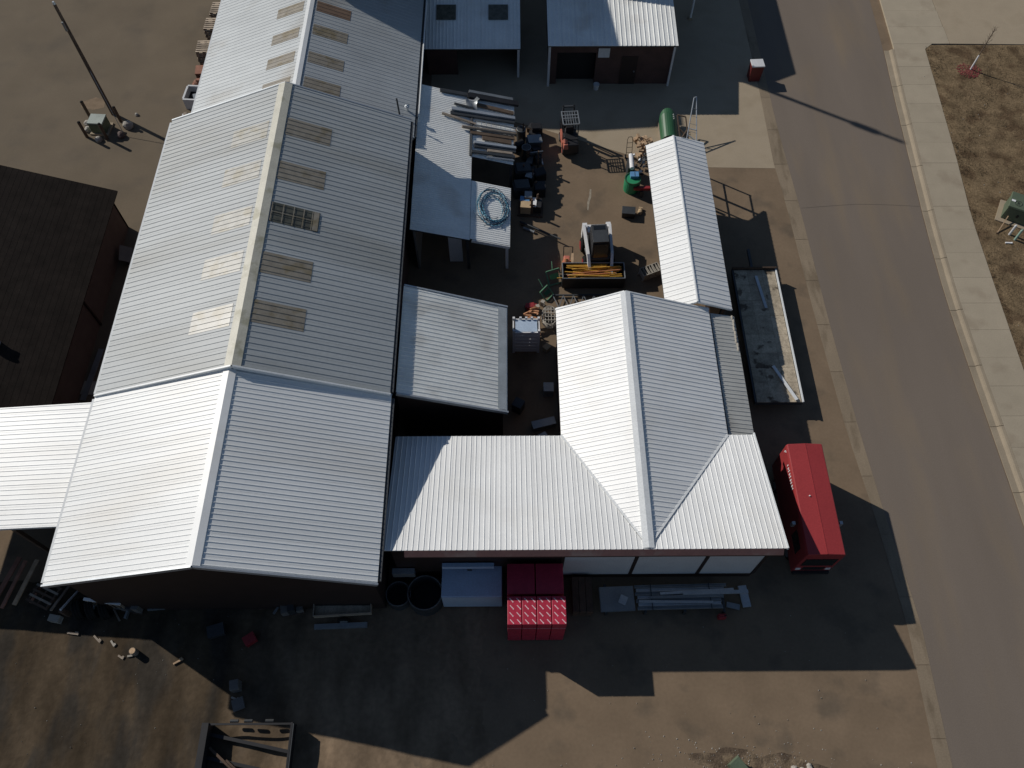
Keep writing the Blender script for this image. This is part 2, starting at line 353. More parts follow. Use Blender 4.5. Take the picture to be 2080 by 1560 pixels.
# uneven dry verge beyond the sidewalk
def fract_noise(x, y, sd):
    v = 0
    for k, (f, a) in enumerate(((.35, .5), (.9, .3), (2.3, .17), (5.1, .08))):
        v += a*math.sin(f*(x*1.7+y*.6)+sd+k*1.3)*math.cos(f*(y*1.9-x*.5)+sd*2.1+k)
    return v
g = MB(); NX, NY = 60, 120; P = []; F = []
for j in range(NY+1):
    y = 8+(48.85-8)*j/NY; x0 = interp(WO, min(y, 48.8))+.01
    for i in range(NX+1):
        x = x0+(46-x0)*(i/NX)**1.3; e = min(1, (x-x0)/.5)*min(1, (48.9-y)/.4)
        P.append((x, y, .11+e*(.03+.05*fract_noise(x, y, 1.))))
F = [(j*(NX+1)+i, j*(NX+1)+i+1, (j+1)*(NX+1)+i+1, (j+1)*(NX+1)+i) for j in range(NY) for i in range(NX)]
struct(g.add(P, F).build('verge', m_grass, smooth=True))
# churned dirt in the near left corner
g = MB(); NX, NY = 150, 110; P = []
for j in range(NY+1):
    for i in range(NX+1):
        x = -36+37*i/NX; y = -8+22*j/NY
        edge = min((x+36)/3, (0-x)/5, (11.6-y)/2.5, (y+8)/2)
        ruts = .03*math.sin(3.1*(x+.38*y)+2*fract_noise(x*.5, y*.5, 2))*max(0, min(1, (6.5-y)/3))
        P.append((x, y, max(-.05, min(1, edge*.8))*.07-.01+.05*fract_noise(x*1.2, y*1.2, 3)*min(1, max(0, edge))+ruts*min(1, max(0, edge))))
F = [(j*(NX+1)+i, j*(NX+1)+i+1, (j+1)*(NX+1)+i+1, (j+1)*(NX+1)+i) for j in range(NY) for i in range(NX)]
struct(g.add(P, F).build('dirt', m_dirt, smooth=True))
def dirt_z(x, y): return .07

# ================================================================== BUILDINGS
def gable_walls(parent, loc, x0, x1, y0, y1, zl, zr, xr, zp, m, name='wall'):
    """four thin walls of a gabled hall, each its own part"""
    t = .15
    for y in (y0, y1):
        d = t if y == y0 else -t
        MB(loc).extr([(x0, y, 0), (x1, y, 0), (x1, y, zr), (xr, y, zp), (x0, y, zl)], (0, d, 0)).build(name, m, parent)
    MB(loc).box(x0, x0+t, y0+t, y1-t, 0, zl).build(name, m, parent); MB(loc).box(x1-t, x1, y0+t, y1-t, 0, zr).build(name, m, parent)
def cap(parent, loc, p, q, wl, wr, dzl, dzr, m, name='ridge_cap', lift=.035, th=.012):
    """folded ridge flashing between p and q; wl/wr reach, dzl/dzr drop"""
    p, q = Vector(p)+Vector((0, 0, lift)), Vector(q)+Vector((0, 0, lift)); b = MB(loc)
    L0, L1 = Vector((-wl, 0, -dzl)), Vector((wr, 0, -dzr)); D = Vector((0, 0, -th))
    b.add([p+L0, p, p+L1, q+L0, q, q+L1, p+L0+D, p+D, p+L1+D, q+L0+D, q+D, q+L1+D],
          [(0, 1, 4, 3), (1, 2, 5, 4), (6, 9, 10, 7), (7, 10, 11, 8), (0, 3, 9, 6), (2, 8, 11, 5), (0, 6, 7, 1), (1, 7, 8, 2), (3, 4, 10, 9), (4, 5, 11, 10)])
    return b.build(name, m, parent)

def warehouse(name, label, x0, x1, xr, y0, y1, zl, zr, zp, m, wallm, sp, per, capm, capw, front_trim=False, rh=.022, rw=.05):
    loc = ((x0+x1)/2, (y0+y1)/2, 0); t = thing(name, label, 'building', loc)
    ins = .35
    kl = (zp-zl)/(xr-x0); kr = (zp-zr)/(x1-xr)
    gable_walls(t, loc, x0+ins, x1-ins, y0+ins, y1-ins, zl+kl*ins-.2, zr+kr*ins-.2, xr, zp-.2, wallm)
    pl = [(xr, y0, zp), (xr, y1, zp), (x0, y1, zl), (x0, y0, zl)]; pr = [(xr, y0, zp), (xr, y1, zp), (x1, y1, zr), (x1, y0, zr)]
    b = MB(loc)
    for pts in (pl, pr):
        a = Vector(pts[0]); n = (Vector(pts[1])-a).cross(Vector(pts[2])-a).normalized(); n = n if n.z > 0 else -n
        b.extr([Vector(p)-n*.1 for p in pts], n*.08)
    roof = b.build('roof', m_dark, t)
    sl = roof_slope(roof, loc, pl, (x0-xr, 0, zl-zp), m, sp, per, rh, rw); sr = roof_slope(roof, loc, pr, (x1-xr, 0, zr-zp), m, sp, per, rh, rw)
    cap(roof, loc, (xr, y0-.02, zp), (xr, y1+.02, zp), capw, capw, capw*kl-.008, capw*kr-.008, capm)
    for pts in ((pl[0], pl[3]), (pr[0], pr[3])):                      # front rake trim
        MB(loc).beam(Vector(pts[0])+Vector((0, -.045, -.06)), Vector(pts[1])+Vector((0, -.045, -.06)), .08, .22).build('rake_trim', m_trim if front_trim else m_galv, roof)
    for pts in ((pl[1], pl[2]), (pr[1], pr[2])):
        MB(loc).beam(Vector(pts[0])+Vector((0, .045, -.06)), Vector(pts[1])+Vector((0, .045, -.06)), .08, .16).build('rake_trim', m_galv, roof)
    for x, z, sgn in ((x0, zl, -1), (x1, zr, 1)):
        MB(loc).box(min(x-.01*sgn, x+.13*sgn), max(x-.01*sgn, x+.13*sgn), y0+.1, y1-.1, z-.2, z-.06).build('eave_gutter', m_dark if sgn > 0 else m_trim, roof)
    return t, roof, sl, sr, loc
def put_sky(sl, y, wid, v0, v1, m, label=None, name='skylight'):
    """skylight centred at world y"""
    uc = (Vector((0, y, 0))-Vector((0, sl.o.y, 0))).dot(sl.u)
    n = round(wid/sl.sp); s = round((uc-sl.u0)/sl.sp-n/2)
    return sl(s, n, v0, v1, m, name2=name, label=label)

A1 = warehouse('warehouse', 'bright white ribbed gable hall with the white lean-to at its side', -18.7, -5.25, -11.88, 9.47, 18.12, 5.35, 5.3, 7.8, m_white, m_gable, .229, 4, m_white, .28)
A2 = warehouse('warehouse', 'grey ribbed gable hall with beige ridge and five skylights on each slope', -18.68, -5.3, -11.74, 18.16, 35.75, 5.42, 5.45, 8.0, m_grey, m_brown, .305, 3, m_beige, .36, True)
A3 = warehouse('warehouse', 'far pale hall partly in shade, white ridge and narrow skylights', -18.4, -5.3, -11.75, 35.9, 49.6, 4.05, 4.0, 6.45, m_grey2, m_brown, .305, 3, m_trim, .22, rh=.014, rw=.04)
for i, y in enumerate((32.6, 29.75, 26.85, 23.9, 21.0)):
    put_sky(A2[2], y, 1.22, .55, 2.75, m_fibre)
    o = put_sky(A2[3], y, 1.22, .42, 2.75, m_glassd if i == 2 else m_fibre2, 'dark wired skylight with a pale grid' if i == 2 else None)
    if i == 2:
        gr = MB()
        for k in (.04, .58, 1.08, 1.56, 1.98): gr.box(.02, 1.2, k-.02, k+.02, .026, .034)
        gr.box(.59, .62, .02, 2.3, .026, .033).box(.02, 1.2, 2.04, 2.3, .026, .03)
        g_ = gr.build('glazing_grid', m_fibre2, A2[1]); g_.matrix_basis = o.matrix_basis.copy()
for i, y in enumerate((37.75, 40.1, 42.3, 44.5, 46.7)):
    put_sky(A3[2], y, .91, .45, 2.3, m_fibre2); put_sky(A3[3], y, .91, .4, 2.45, m_fibre3 if i == 3 else m_fibre2)
# vent pipe and conduit mast at the far hall's eave
t = thing('roof_vent', 'small grey vent hood on the far hall roof near its eave', 'vent', (-5.75, 37.9, 4.2))
MB().tube((0, 0, -.2), (0, 0, .3), .07).build('pipe', m_galv, t); MB().tube((0, 0, .3), (0, 0, .42), .16, .05).build('hood', m_galv, t)
t = thing('roof_mast', 'dark thin mast leaning beside the vent hood on the far hall', 'mast', (-6.15, 37.3, 4.3))
MB().tube((0, 0, -.1), (-.12, .45, .9), .05).build('pole', m_dark, t); MB().box(-.2, .2, -.02, .02, .0, .05).build('bracket', m_dark, t)
t = thing('downpipe', 'white pipe running along the far hall eave above the tin lean-to', 'pipe', (-5.12, 41.6, 3.95))
MB().path([(0, 8, 0), (0, -3.6, -.05), (-.1, -4.2, -.3), (-.1, -4.8, -.5)], .05).build('pipe_run', m_trim, t)
for y in (-3, 0, 3, 6): MB().box(-.3, .04, y-.02, y+.02, -.04, -.01).build('bracket', m_trim, t)

def lean(name, label, pts, along, m, wallm, sp=.229, per=4, rh=.022, rw=.05, posts=(), th=.08):
    c = sum((Vector(p) for p in pts), Vector())/len(pts); loc = (c.x, c.y, 0)
    t = thing(name, label, 'shed', loc)
    roof = slab(t, loc, 'roof', pts, th, m_dark, .02); roof_slope(roof, loc, pts, along, m, sp, per, rh, rw)
    for (x, y, z) in posts: MB(loc).box(x-.08, x+.08, y-.08, y+.08, 0, z).build('post', wallm, t)
    return t, roof, loc
# pale lean-to of three roofs along the courtyard side
def bz(x): return 3.72-(x+5.3)*(1.65/5.8)
def bp(x, y): return (x, y, bz(x))
t, roof, loc = lean('lean_to', 'pale tin lean-to strip against the grey halls, half in blue shade', [bp(-5.2, 29.3), bp(-2.0, 29.3), bp(-2.0, 40.75), bp(-5.2, 40.75)], (1, 0, -.284), m_lean, m_dark, .152, 6, .018, .045,
    posts=((-2.15, 29.5, 2.6), (-2.15, 35, 2.6), (-2.15, 40.4, 2.6)))
MB(loc).box(-2.14, -2.0, 35.6, 40.7, bz(-2.0)+.03, bz(-2.0)+.13).build('edge_angle', m_dark, roof)
MB(loc).box(-5.1, -4.98, 29.5, 40.5, 0, 3.4).build('back_wall', m_grwall, t)
MB(loc).box(-3.25, -2.5, 29.85, 29.92, .2, 2.75).build('end_panel', m_wallw, t)
t, roof, loc = lean('lean_to', 'pale tin roof loaded with pipes and boards above the junk rack', [bp(-1.98, 35.6), bp(.45, 35.6), bp(.55, 40.7), bp(-1.98, 40.7)], (1, 0, -.284), m_lean, m_dark, .152, 6, .018, .045,
    posts=((.3, 35.8, 1.95), (.3, 40.5, 1.95)))
t, roof, loc = lean('lean_to', 'white tin roof carrying the blue hose coil', [bp(-1.98, 29.4), bp(.22, 29.4), bp(.3, 33.7), bp(-1.98, 33.7)], (1, 0, -.284), m_lean, m_wallw, .152, 6, .018, .045,
    posts=((.05, 29.55, 2.05), (.1, 33.5, 2.05)))
MB(loc).beam((-1.9, 29.35, bz(-1.9)-.12), (.2, 29.35, bz(.2)-.12), .05, .2).build('front_board', m_trim, t)
# grey lean-to further down
t, roof, loc = lean('lean_to', 'dull grey ribbed lean-to with pale front edge beside the bright white hall', [(-5.1, 18.45, 5.05), (.03, 18.45, 3.1), (.05, 24.5, 3.1), (-5.1, 24.5, 5.05)], (1, 0, -.38), m_shed, m_gable, .229, 4)
MB(loc).extr([(-.42, 18.5, 3.3), (0, 18.5, 3.14), (0.02, 24.45, 3.14), (-.42, 24.45, 3.3)], (0, 0, .012)).build('clear_edge_strip', mat('dull_clear_plastic', (.4, .44, .46), .4), roof); MB(loc).beam((-5.1, 18.39, 4.98), (.05, 18.39, 3.07), .09, .2).build('rake_trim', m_galv, roof); MB(loc).beam((-5.1, 24.56, 5.0), (.05, 24.56, 3.09), .08, .16).build('rake_trim', m_galv, roof)
MB(loc).box(-5.2, -.2, 18.7, 18.82, 0, 2.95).build('front_wall', m_gable, t); MB(loc).box(-.32, -.2, 18.82, 24.3, 0, 2.85).build('side_wall', m_gable, t)
MB(loc).extr([(-5.2, 18.7, 2.95), (-.2, 18.7, 2.95), (-5.2, 18.7, 4.85)], (0, .12, 0)).build('gable_infill', m_gable, t)
MB(loc).box(-5.15, -.1, 24.18, 24.3, 0, 2.95).build('back_wall', m_gable, t)
# white lean-to left of the bright hall; unseen outer end lengthened to shade the ground
t, roof, loc = lean('lean_to', 'white ribbed lean-to on the outer side of the bright hall', [(-18.85, 12.15, 4.95), (-18.85, 18.05, 4.95), (-28.8, 18.05, 3.84), (-28.8, 12.15, 3.84)], (-1, 0, -.112), m_white, m_dwood, .229, 4,
    posts=((-28.5, 12.4, 3.75), (-28.5, 17.8, 3.75), (-21.5, 12.4, 4.5)))
MB(loc).beam((-18.9, 12.1, 4.9), (-28.8, 12.1, 3.79), .06, .16).build('rake_trim', m_trim, roof)
MB(loc).box(-28.6, -18.9, 17.7, 17.8, 0, 3.7).build('back_wall', m_gable, t)

# ---- shop wing across the front: single pitch falling to the back, with a gable roof running into it
loc = (3.2, 14, 0); CF = 4.98; YF, YB = 10.93, 16.97; ZB = 3.42
C = thing('shop_wing', 'white ribbed shop across the front with faded red fascia and white wall panels', 'building', loc)
def cz(y): return CF+(ZB-CF)*(y-YF)/(YB-YF)
xr, zr_, xl, zl, xq, zq = 5.9, CF+.02, 2.54, 3.44, 10.38, 3.42
# valleys: where the gable planes meet the wing plane
yl = YF+(CF-zl)/((CF-ZB)/(YB-YF)); yq = YF+(CF-zq)/((CF-ZB)/(YB-YF)); yq = min(yq, 16.9); YR = YF+.06
cpl = [(-5.22, YF, CF), (xr, YF, CF), (xr, YR, cz(YR)), (xl, min(yl, YB), cz(min(yl, YB))), (xl, YB, ZB), (-5.22, YB, ZB)]
cpl = [(-5.22, YF, CF), (xr, YF, CF), (xl, YB, ZB), (-5.22, YB, ZB)]
cpr = [(xr, YF, CF), (11.7, YF, CF), (11.62, YB, ZB), (xq, YB, ZB)]
roof = slab(C, loc, 'roof', [(-5.2, YF+.02, CF), (11.6, YF+.02, CF), (11.55, YB, ZB), (-5.2, YB, ZB)], .08, m_dark, .03)
dv = (0, YB-YF, ZB-CF)
roof_slope(roof, loc, cpl, dv, m_bright); roof_slope(roof, loc, cpr, dv, m_bright)
MB(loc).extr([(-4.3, YF-.02, CF-.01), (11.55, YF-.02, CF-.01), (11.55, YF-.22, CF-.22), (-4.3, YF-.22, CF-.22)], (0, .03, -.04)).build('fascia', m_fascia, C)
MB(loc).box(-4.3, 11.55, YF-.2, YF-.16, CF-.4, CF-.27).build('fascia_board', m_brown, C)
MB(loc).box(-4.3, 11.5, YF, YF+.16, CF-.62, CF-.2).build('soffit', m_gable, C)
MB(loc).beam((11.72, YF, CF-.05), (11.64, YB+.1, cz(YB+.1)-.05), .07, .14).build('end_flashing', m_trim, C)
MB(loc).box(-5, 2.4, YF+.3, YF+.42, 0, 4.4).build('front_wall', m_gable, C); MB(loc).box(2.4, 11.4, YF+.3, YF+.42, 0, .55).build('plinth', m_gable, C)
for a, b in ((2.5, 5.6), (5.78, 8.72), (8.9, 11.3)): MB(loc).box(a, b, YF+.28, YF+.38, .55, 4.3).build('wall_panel', m_wallw, C)
for a in (2.45, 5.69, 8.81, 11.38): MB(loc).box(a-.07, a+.07, YF+.25, YF+.4, .55, 4.34).build('wall_post', m_gable, C)
MB(loc).extr([(11.3, YF+.42, 0), (11.3, YB, 0), (11.3, YB, ZB-.15), (11.3, YF+.42, CF-.2)], (.12, 0, 0)).build('side_wall', m_gable, C); MB(loc).box(-5, 2.4, YB-.3, YB-.2, 0, 3.25).build('back_wall', m_gable, C)
# gable roof behind
loc = (6.4, 20.5, 0); YD = 24.1
D = thing('gable_building', 'white gable roof whose valleys run down into the front shop', 'building', loc)
pl = [(xr, YD, zr_), (xr, YF+.02, zr_), (xl, YB, zl), (xl, YD+.15, zl)]
pr = [(xr, YD, zr_), (xr, YF+.02, zr_), (xq, YB, zq), (xq, YD+.15, zq)]
b = MB(loc)
for pts in (pl, pr): b.extr([Vector(p)-Vector((0, 0, .12)) for p in pts], (0, 0, .08))
roof = b.build('roof', m_dark, D)
roof_slope(roof, loc, pl, (xl-xr, 0, zl-zr_), m_bright, lift=.012); roof_slope(roof, loc, pr, (xq-xr, 0, zq-zr_), m_bright, lift=.012)
cap(roof, loc, (xr, YD+.03, zr_), (xr, YF+.05, zr_), .24, .24, .24*.3-.008, .24*.24-.008, m_trim, lift=.05)
for p, q in (((xr, YD+.05, zr_), (xl, YD+.05, zl)), ((xr, YD+.05, zr_), (xq, YD+.05, zq))): MB(loc).beam(Vector(p)-Vector((0, 0, .06)), Vector(q)-Vector((0, 0, .06)), .07, .2).build('rake_trim', m_trim, roof)
for p, q in (((xr, YF+.12, zr_+.02), (xl, YB, zl+.03)), ((xr, YF+.12, zr_+.02), (xq, YB, zq+.03))): MB(loc).beam(p, q, .1, .025).build('valley_flashing', m_trim, roof)
for a, b_, z in ((xl+.15, YB, 3.28), (xq-.25, YB, 3.28)): MB(loc).box(a, a+.1, b_, YD-.3, 0, z).build('side_wall', m_brown, D)
MB(loc).extr([(xl+.2, YD-.3, 0), (xq-.2, YD-.3, 0), (xq-.2, YD-.3, 3.25), (xr, YD-.3, 4.65), (xl+.2, YD-.3, 3.25)], (0, .1, 0)).build('gable_wall', m_brown, D)
# lower strip roof on the street side
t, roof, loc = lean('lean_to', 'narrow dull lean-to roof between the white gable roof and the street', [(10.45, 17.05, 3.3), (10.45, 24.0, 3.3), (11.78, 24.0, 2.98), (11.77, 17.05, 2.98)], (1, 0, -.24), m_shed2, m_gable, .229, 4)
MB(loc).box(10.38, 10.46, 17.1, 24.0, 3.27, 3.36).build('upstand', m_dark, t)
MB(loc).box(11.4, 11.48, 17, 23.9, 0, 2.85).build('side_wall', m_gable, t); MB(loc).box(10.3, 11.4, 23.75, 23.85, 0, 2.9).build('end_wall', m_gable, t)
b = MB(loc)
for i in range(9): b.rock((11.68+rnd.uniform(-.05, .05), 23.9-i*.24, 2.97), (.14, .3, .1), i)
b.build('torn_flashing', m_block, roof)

# ---- narrow gabled shed toward the street
loc = (9.95, 30.2, 0); E_ = thing('narrow_shed', 'narrow white gable shed open below, between courtyard and street', 'shed', loc)
x0, x1, xr2, y0, y1 = 8.25, 11.68, 9.74, 24.3, 36.05; z0, z1, zp = 3.15, 3.2, 3.92
pl = [(xr2, y0, zp), (xr2, y1, zp), (x0, y1, z0), (x0, y0, z0)]; pr = [(xr2, y0, zp), (xr2, y1, zp), (x1, y1+.2, z1), (x1, y0, z1)]
b = MB(loc)
for pts in (pl, pr): b.extr([Vector(p)-Vector((0, 0, .1)) for p in pts], (0, 0, .07))
roof = b.build('roof', m_dark, E_)
roof_slope(roof, loc, pl, (x0-xr2, 0, z0-zp), m_white, .305, 3); roof_slope(roof, loc, pr, (x1-xr2, 0, z1-zp), m_bright, .305, 3)
cap(roof, loc, (xr2, y0-.02, zp), (xr2, y1+.02, zp), .05, .05, .018, .01, m_trim)
for p, q in (((xr2, y1, zp), (x0, y1, z0)), ((xr2, y1, zp), (x1, y1+.2, z1)), ((xr2, y0, zp), (x0, y0, z0)), ((xr2, y0, zp), (x1, y0, z1))): MB(loc).beam(Vector(p)-Vector((0, 0, .07)), Vector(q)-Vector((0, 0, .07)), .05, .12).build('rake_trim', m_trim, roof)
for y in (24.6, 28.4, 32.2, 35.9):
    for x in (9.3, 11.4): MB(loc).box(x-.06, x+.06, y-.06, y+.06, 0, 3.05).build('post', m_dwood, E_)
MB(loc).box(11.25, 11.31, 24.7, 33.5, 0, 2.9).build('side_wall', m_gable, E_)

# ---- far sheds across the head of the courtyard
loc = (-2.2, 48, 0); G = thing('far_shed', 'shaded low shed with open bays and two dark roof holes beyond the courtyard', 'shed', loc)
pts = [(-5.3, 45.6, 2.4), (1.0, 45.6, 2.4), (1.0, 52, 4.0), (-5.3, 52, 4.0)]
roof = slab(G, loc, 'roof', pts, .08, m_dark, .02); roof_slope(roof, loc, pts, (0, 1, .25), m_lean, .229, 4, .025)
for a, b_ in ((-4.55, -3.25), (-1.1, .2)): MB(loc).extr([(a, 47.75, 2.985), (b_, 47.75, 2.985), (b_, 48.9, 3.272), (a, 48.9, 3.272)], (0, 0, .02)).build('roof_hatch', m_glassd, roof)
MB(loc).box(-5.2, -3.2, 46.05, 46.2, 0, 2.35).build('front_wall', m_brick, G); MB(loc).box(-3.2, .8, 46.05, 46.2, 1.95, 2.35).build('lintel', m_brick, G)
MB(loc).box(.8, .95, 45.75, 45.9, 0, 2.3).build('post', m_wallw, G); MB(loc).box(-5.2, 1, 51.4, 51.55, 0, 3.8).build('back_wall', m_interior, G)
MB(loc).box(.85, .95, 46.2, 51.4, 0, 2.4).build('side_wall', m_brick, G)
loc = (7, 48, 0); Fb = thing('brick_shed', 'brick red shed with pale ribbed roof half lit and a white notice on its wall', 'shed', loc)
pts = [(2.75, 44.72, 3.3), (11.1, 44.72, 3.3), (11.1, 51.2, 3.97), (2.75, 51.2, 3.97)]
roof = slab(Fb, loc, 'roof', pts, .08, m_dark, .02); roof_slope(roof, loc, pts, (0, 1, .103), m_lean, .305, 3, .035, .08)
MB(loc).box(2.95, 3.4, 45.1, 45.25, 0, 3.2).build('front_wall', m_brick, Fb); MB(loc).box(3.4, 5.95, 45.1, 45.25, 2.5, 3.2).build('lintel', m_brick, Fb)
MB(loc).box(5.95, 10.95, 45.1, 45.25, 0, 3.2).build('front_wall', m_brick, Fb)
MB(loc).box(3.4, 5.95, 45.6, 45.65, 0, 2.5).build('doorway_shade', m_interior, Fb)  # near-black sheet standing in for shade inside the open doorway
d = MB(loc).box(7.65, 8.7, 45.06, 45.1, .02, 2.2).build('door', m_gable, Fb); MB(loc).tube((8.55, 45.02, 1.05), (8.55, 45.06, 1.05), .05).build('door_handle', m_steel, d)
MB(loc).box(6.06, 6.8, 45.05, 45.1, 2.15, 2.85).build('notice_board', m_wallw, Fb)
MB(loc).box(2.8, 2.95, 44.85, 45, 0, 3.15).build('corner_post', m_wallw, Fb); MB(loc).box(10.88, 11.0, 44.85, 44.97, 0, 3.2).build('corner_post', m_wallw, Fb)
MB(loc).box(10.85, 10.95, 45.25, 51, 0, 3.3).build('side_wall', m_brick, Fb); MB(loc).box(2.95, 3.05, 45.25, 51, 0, 3.2).build('side_wall', m_brick, Fb)
# taller halls beyond the top of the picture: their shadows lie across the far sheds
for nm, lb, (a, b_, c_, d_, h, pk) in (('tall_hall', 'tall grain hall beyond the far pale hall', (-17, -3.3, 50.2, 66, 11.4, 12.0)), ('tall_hall', 'grey hall behind the brick red shed', (3.0, 11.2, 51.3, 66, 6.6, 8.0))):
    l_ = ((a+b_)/2, (c_+d_)/2, 0); t = thing(nm, lb, 'building', l_); xm = (a+b_)/2
    gable_walls(t, l_, a, b_, c_, d_, h-.05, h-.05, xm, pk-.05, m_grwall)
    pl = [(xm, c_, pk), (xm, d_, pk), (a, d_, h), (a, c_, h)]; pr = [(xm, c_, pk), (xm, d_, pk), (b_, d_, h), (b_, c_, h)]
    b = MB(l_)
    for pts in (pl, pr): b.extr([Vector(p)-Vector((0, 0, .03)) for p in pts], (0, 0, .06))
    rf = b.build('roof', m_dark, t); roof_slope(rf, l_, pl, (a-xm, 0, h-pk), m_grey, .305, 3, lift=.05); roof_slope(rf, l_, pr, (b_-xm, 0, h-pk), m_grey, .305, 3, lift=.05)

# ---- dark shingled house on the left
loc = (-27.5, 26, 0); Hh = thing('dark_house', 'house with black brown shingle roof and red brown wall', 'building', loc)
kx = (5.0-2.75)/(28.3-22.2)
def hz(x): return 2.75+(-22.2-x)*kx if x > -28.3 else 5.0-(-28.3-x)*kx
roof = slab(Hh, loc, 'roof', [(-22.2, 18.6, 2.75), (-22.2, 33.0, 2.75), (-28.3, 33.0, 5.0), (-28.3, 18.6, 5.0)], .1, m_shingle, .02)
slab(Hh, loc, 'roof', [(-34.4, 18.6, 2.75), (-34.4, 33.0, 2.75), (-28.3, 33.0, 5.0), (-28.3, 18.6, 5.0)], .1, m_shingle, .02)
sv = Vector((-6.1, 0, 2.25)).normalized(); sn = Vector((2.25, 0, 6.1)).normalized(); rows = 22
for k in range(rows):                                                  # shingle courses, each lapping the one below
    p0 = Vector((-22.2, 18.6, 2.75))+sv*(6.5*k/rows); L_ = 6.5/rows+.02
    mm = MB(loc).extr([p0+sn*.006, p0+Vector((0, 14.4, 0))+sn*.006, p0+Vector((0, 14.4, 0))+sv*L_+sn*.002, p0+sv*L_+sn*.002], -sn*.004)
    mm.build('shingle_course', m_shingle, roof)
MB(loc).box(-22.75, -22.6, 18.9, 32.7, 0, 2.75).build('wall', m_hwall, Hh); MB(loc).extr([(-34, 32.55, 0), (-22.6, 32.55, 0), (-22.6, 32.55, 2.75), (-28.3, 32.55, 4.85), (-34, 32.55, 2.75)], (0, .15, 0)).build('wall', m_hwall, Hh)
MB(loc).extr([(-34, 18.9, 0), (-22.6, 18.9, 0), (-22.6, 18.9, 2.75), (-28.3, 18.9, 4.85), (-34, 18.9, 2.75)], (0, .15, 0)).build('wall', m_hwall, Hh)
MB(loc).box(-22.58, -22.5, 25.6, 25.7, 0, 2.6).build('downspout', m_gable, Hh)
t = thing('roof_vent', 'grey turbine vent standing on the dark shingle roof', 'vent', (-26.0, 22.3, hz(-26.0)))
MB().tube((0, 0, -.1), (0, 0, .35), .12).build('pipe', m_galv, t); MB().rock((0, 0, .3), (.5, .5, .45), 3).build('turbine_head', m_galv, t)
t = thing('roof_vent', 'low grey vent box on the dark shingle roof', 'vent', (-25.2, 21.9, hz(-25.2)))
MB().box(-.2, .2, -.2, .2, -.1, .2).build('box', m_galv, t); MB().cbox((0, 0, .23), (.5, .5, .06)).build('hood', m_galv, t)

# ================================================================== OBJECTS
def lathe(b, c, prof, n=20):
    """solid of revolution about the vertical through c; prof = [(radius, z)...]"""
    P = [(c[0]+r*math.cos(2*math.pi*i/n), c[1]+r*math.sin(2*math.pi*i/n), c[2]+z) for r, z in prof for i in range(n)]
    k = len(prof)
    return b.add(P, [(a*n+i, a*n+(i+1) % n, (a+1)*n+(i+1) % n, (a+1)*n+i) for a in range(k-1) for i in range(n)]+[tuple(reversed(range(n))), tuple(range((k-1)*n, k*n))])
def wheel(parent, c, r, wd, ax='X', rimm=None):
    c = Vector(c); d = Vector((1, 0, 0)) if ax == 'X' else Vector((0, 1, 0))
    w_ = MB().torus(c, r*.72, r*.28, ax, 20, 8).build('wheel', m_rubber, parent, smooth=True)
    MB().tube(c-d*wd*.42, c+d*wd*.42, r*.6, n=16).build('rim', rimm or m_steel, w_)
    return w_

# ---- red high-roof van by the street
t = thing('van', 'tall red van with creased roof parked between the white shop and the street', 'van', (14.1, 14.0, 0))
hw, hl = .88, 2.71
b = MB()
sec = [(-hw, .5), (-hw*1.0, 1.5), (-hw*.985, 2.82), (-hw*.93, 2.95), (0, 3.02), (hw*.93, 2.95), (hw*.985, 2.82), (hw, 1.5), (hw, .5)]
cuts = [(-hl, 1., .0), (-hl+.06, 1., .0), (hl-.06, 1, 0), (hl, .98, 0)]
P = []; n = len(sec)
for y, k, _ in cuts: P += [(x*k, y, z) for x, z in sec]
F = [(a*n+i, a*n+i+1, (a+1)*n+i+1, (a+1)*n+i) for a in range(len(cuts)-1) for i in range(n-1)]
F += [(a*n+n-1, a*n, (a+1)*n, (a+1)*n+n-1) for a in range(len(cuts)-1)] + [tuple(range(n)), tuple(range((len(cuts)-1)*n, len(cuts)*n))]
body = b.add(P, F).build('body', m_red, t, bevel=.03)
MB().box(-.02, .02, -hl+.02, hl-.02, 3.015, 3.03).build('roof_seam', m_red, body)
MB().tube((-.28, .05, 3.0), (-.28, .05, 3.06), .03).build('marker_light', m_lwhite, body)
MB().box(-.72, .72, -hl-.02, -hl, 1.45, 2.35).build('windscreen', m_glass, t); MB().box(-.84, .84, -hl-.12, -hl, .45, .68).build('bumper', m_black, t)
MB().box(-.5, .5, -hl-.015, -hl, .8, 1.2).build('grille', m_black, t)
for sx in (-1, 1):
    MB().box(min(sx*.58, sx*.8), max(sx*.58, sx*.8), -hl-.02, -hl, .85, 1.08).build('headlight', m_lwhite, t)
    MB().box(min(sx*.885, sx*.895), max(sx*.885, sx*.895), -2.2, -1.3, 1.5, 2.3).build('side_window', m_glass, t)
    q = MB().path([(sx*.86, -1.05, 2.5), (sx*1.02, -1.1, 2.55)], .02).build('mirror_arm', m_black, t)
    MB().box(sx*1.08-.07, sx*1.08+.07, -1.17, -1.02, 2.3, 2.62).build('mirror', m_galv, q)
    for y in (-1.75, 1.65): wheel(t, (sx*.78, y, .37), .37, .24, 'X')
for y0, y1, z0, z1 in ((2.35, 2.5, 2.72, 2.76), (2.46, 2.5, 2.55, 2.76)): MB().box(-hw-.006, -hw+.03, y0, y1, z0, z1).build('emblem', m_lwhite, t)
b = MB(); y = 1.75
for i in range(9):                                                     # row of white letters, too small to read
    h_ = rnd.choice((.14, .18, .2)); b.box(-hw-.006, -hw+.03, y-.05, y, 2.58, 2.58+h_)
    if i % 2: b.box(-hw-.006, -hw+.03, y-.1, y-.05, 2.58+h_*.4, 2.58+h_*.6)
    y -= .15
b.build('lettering', m_lwhite, t)

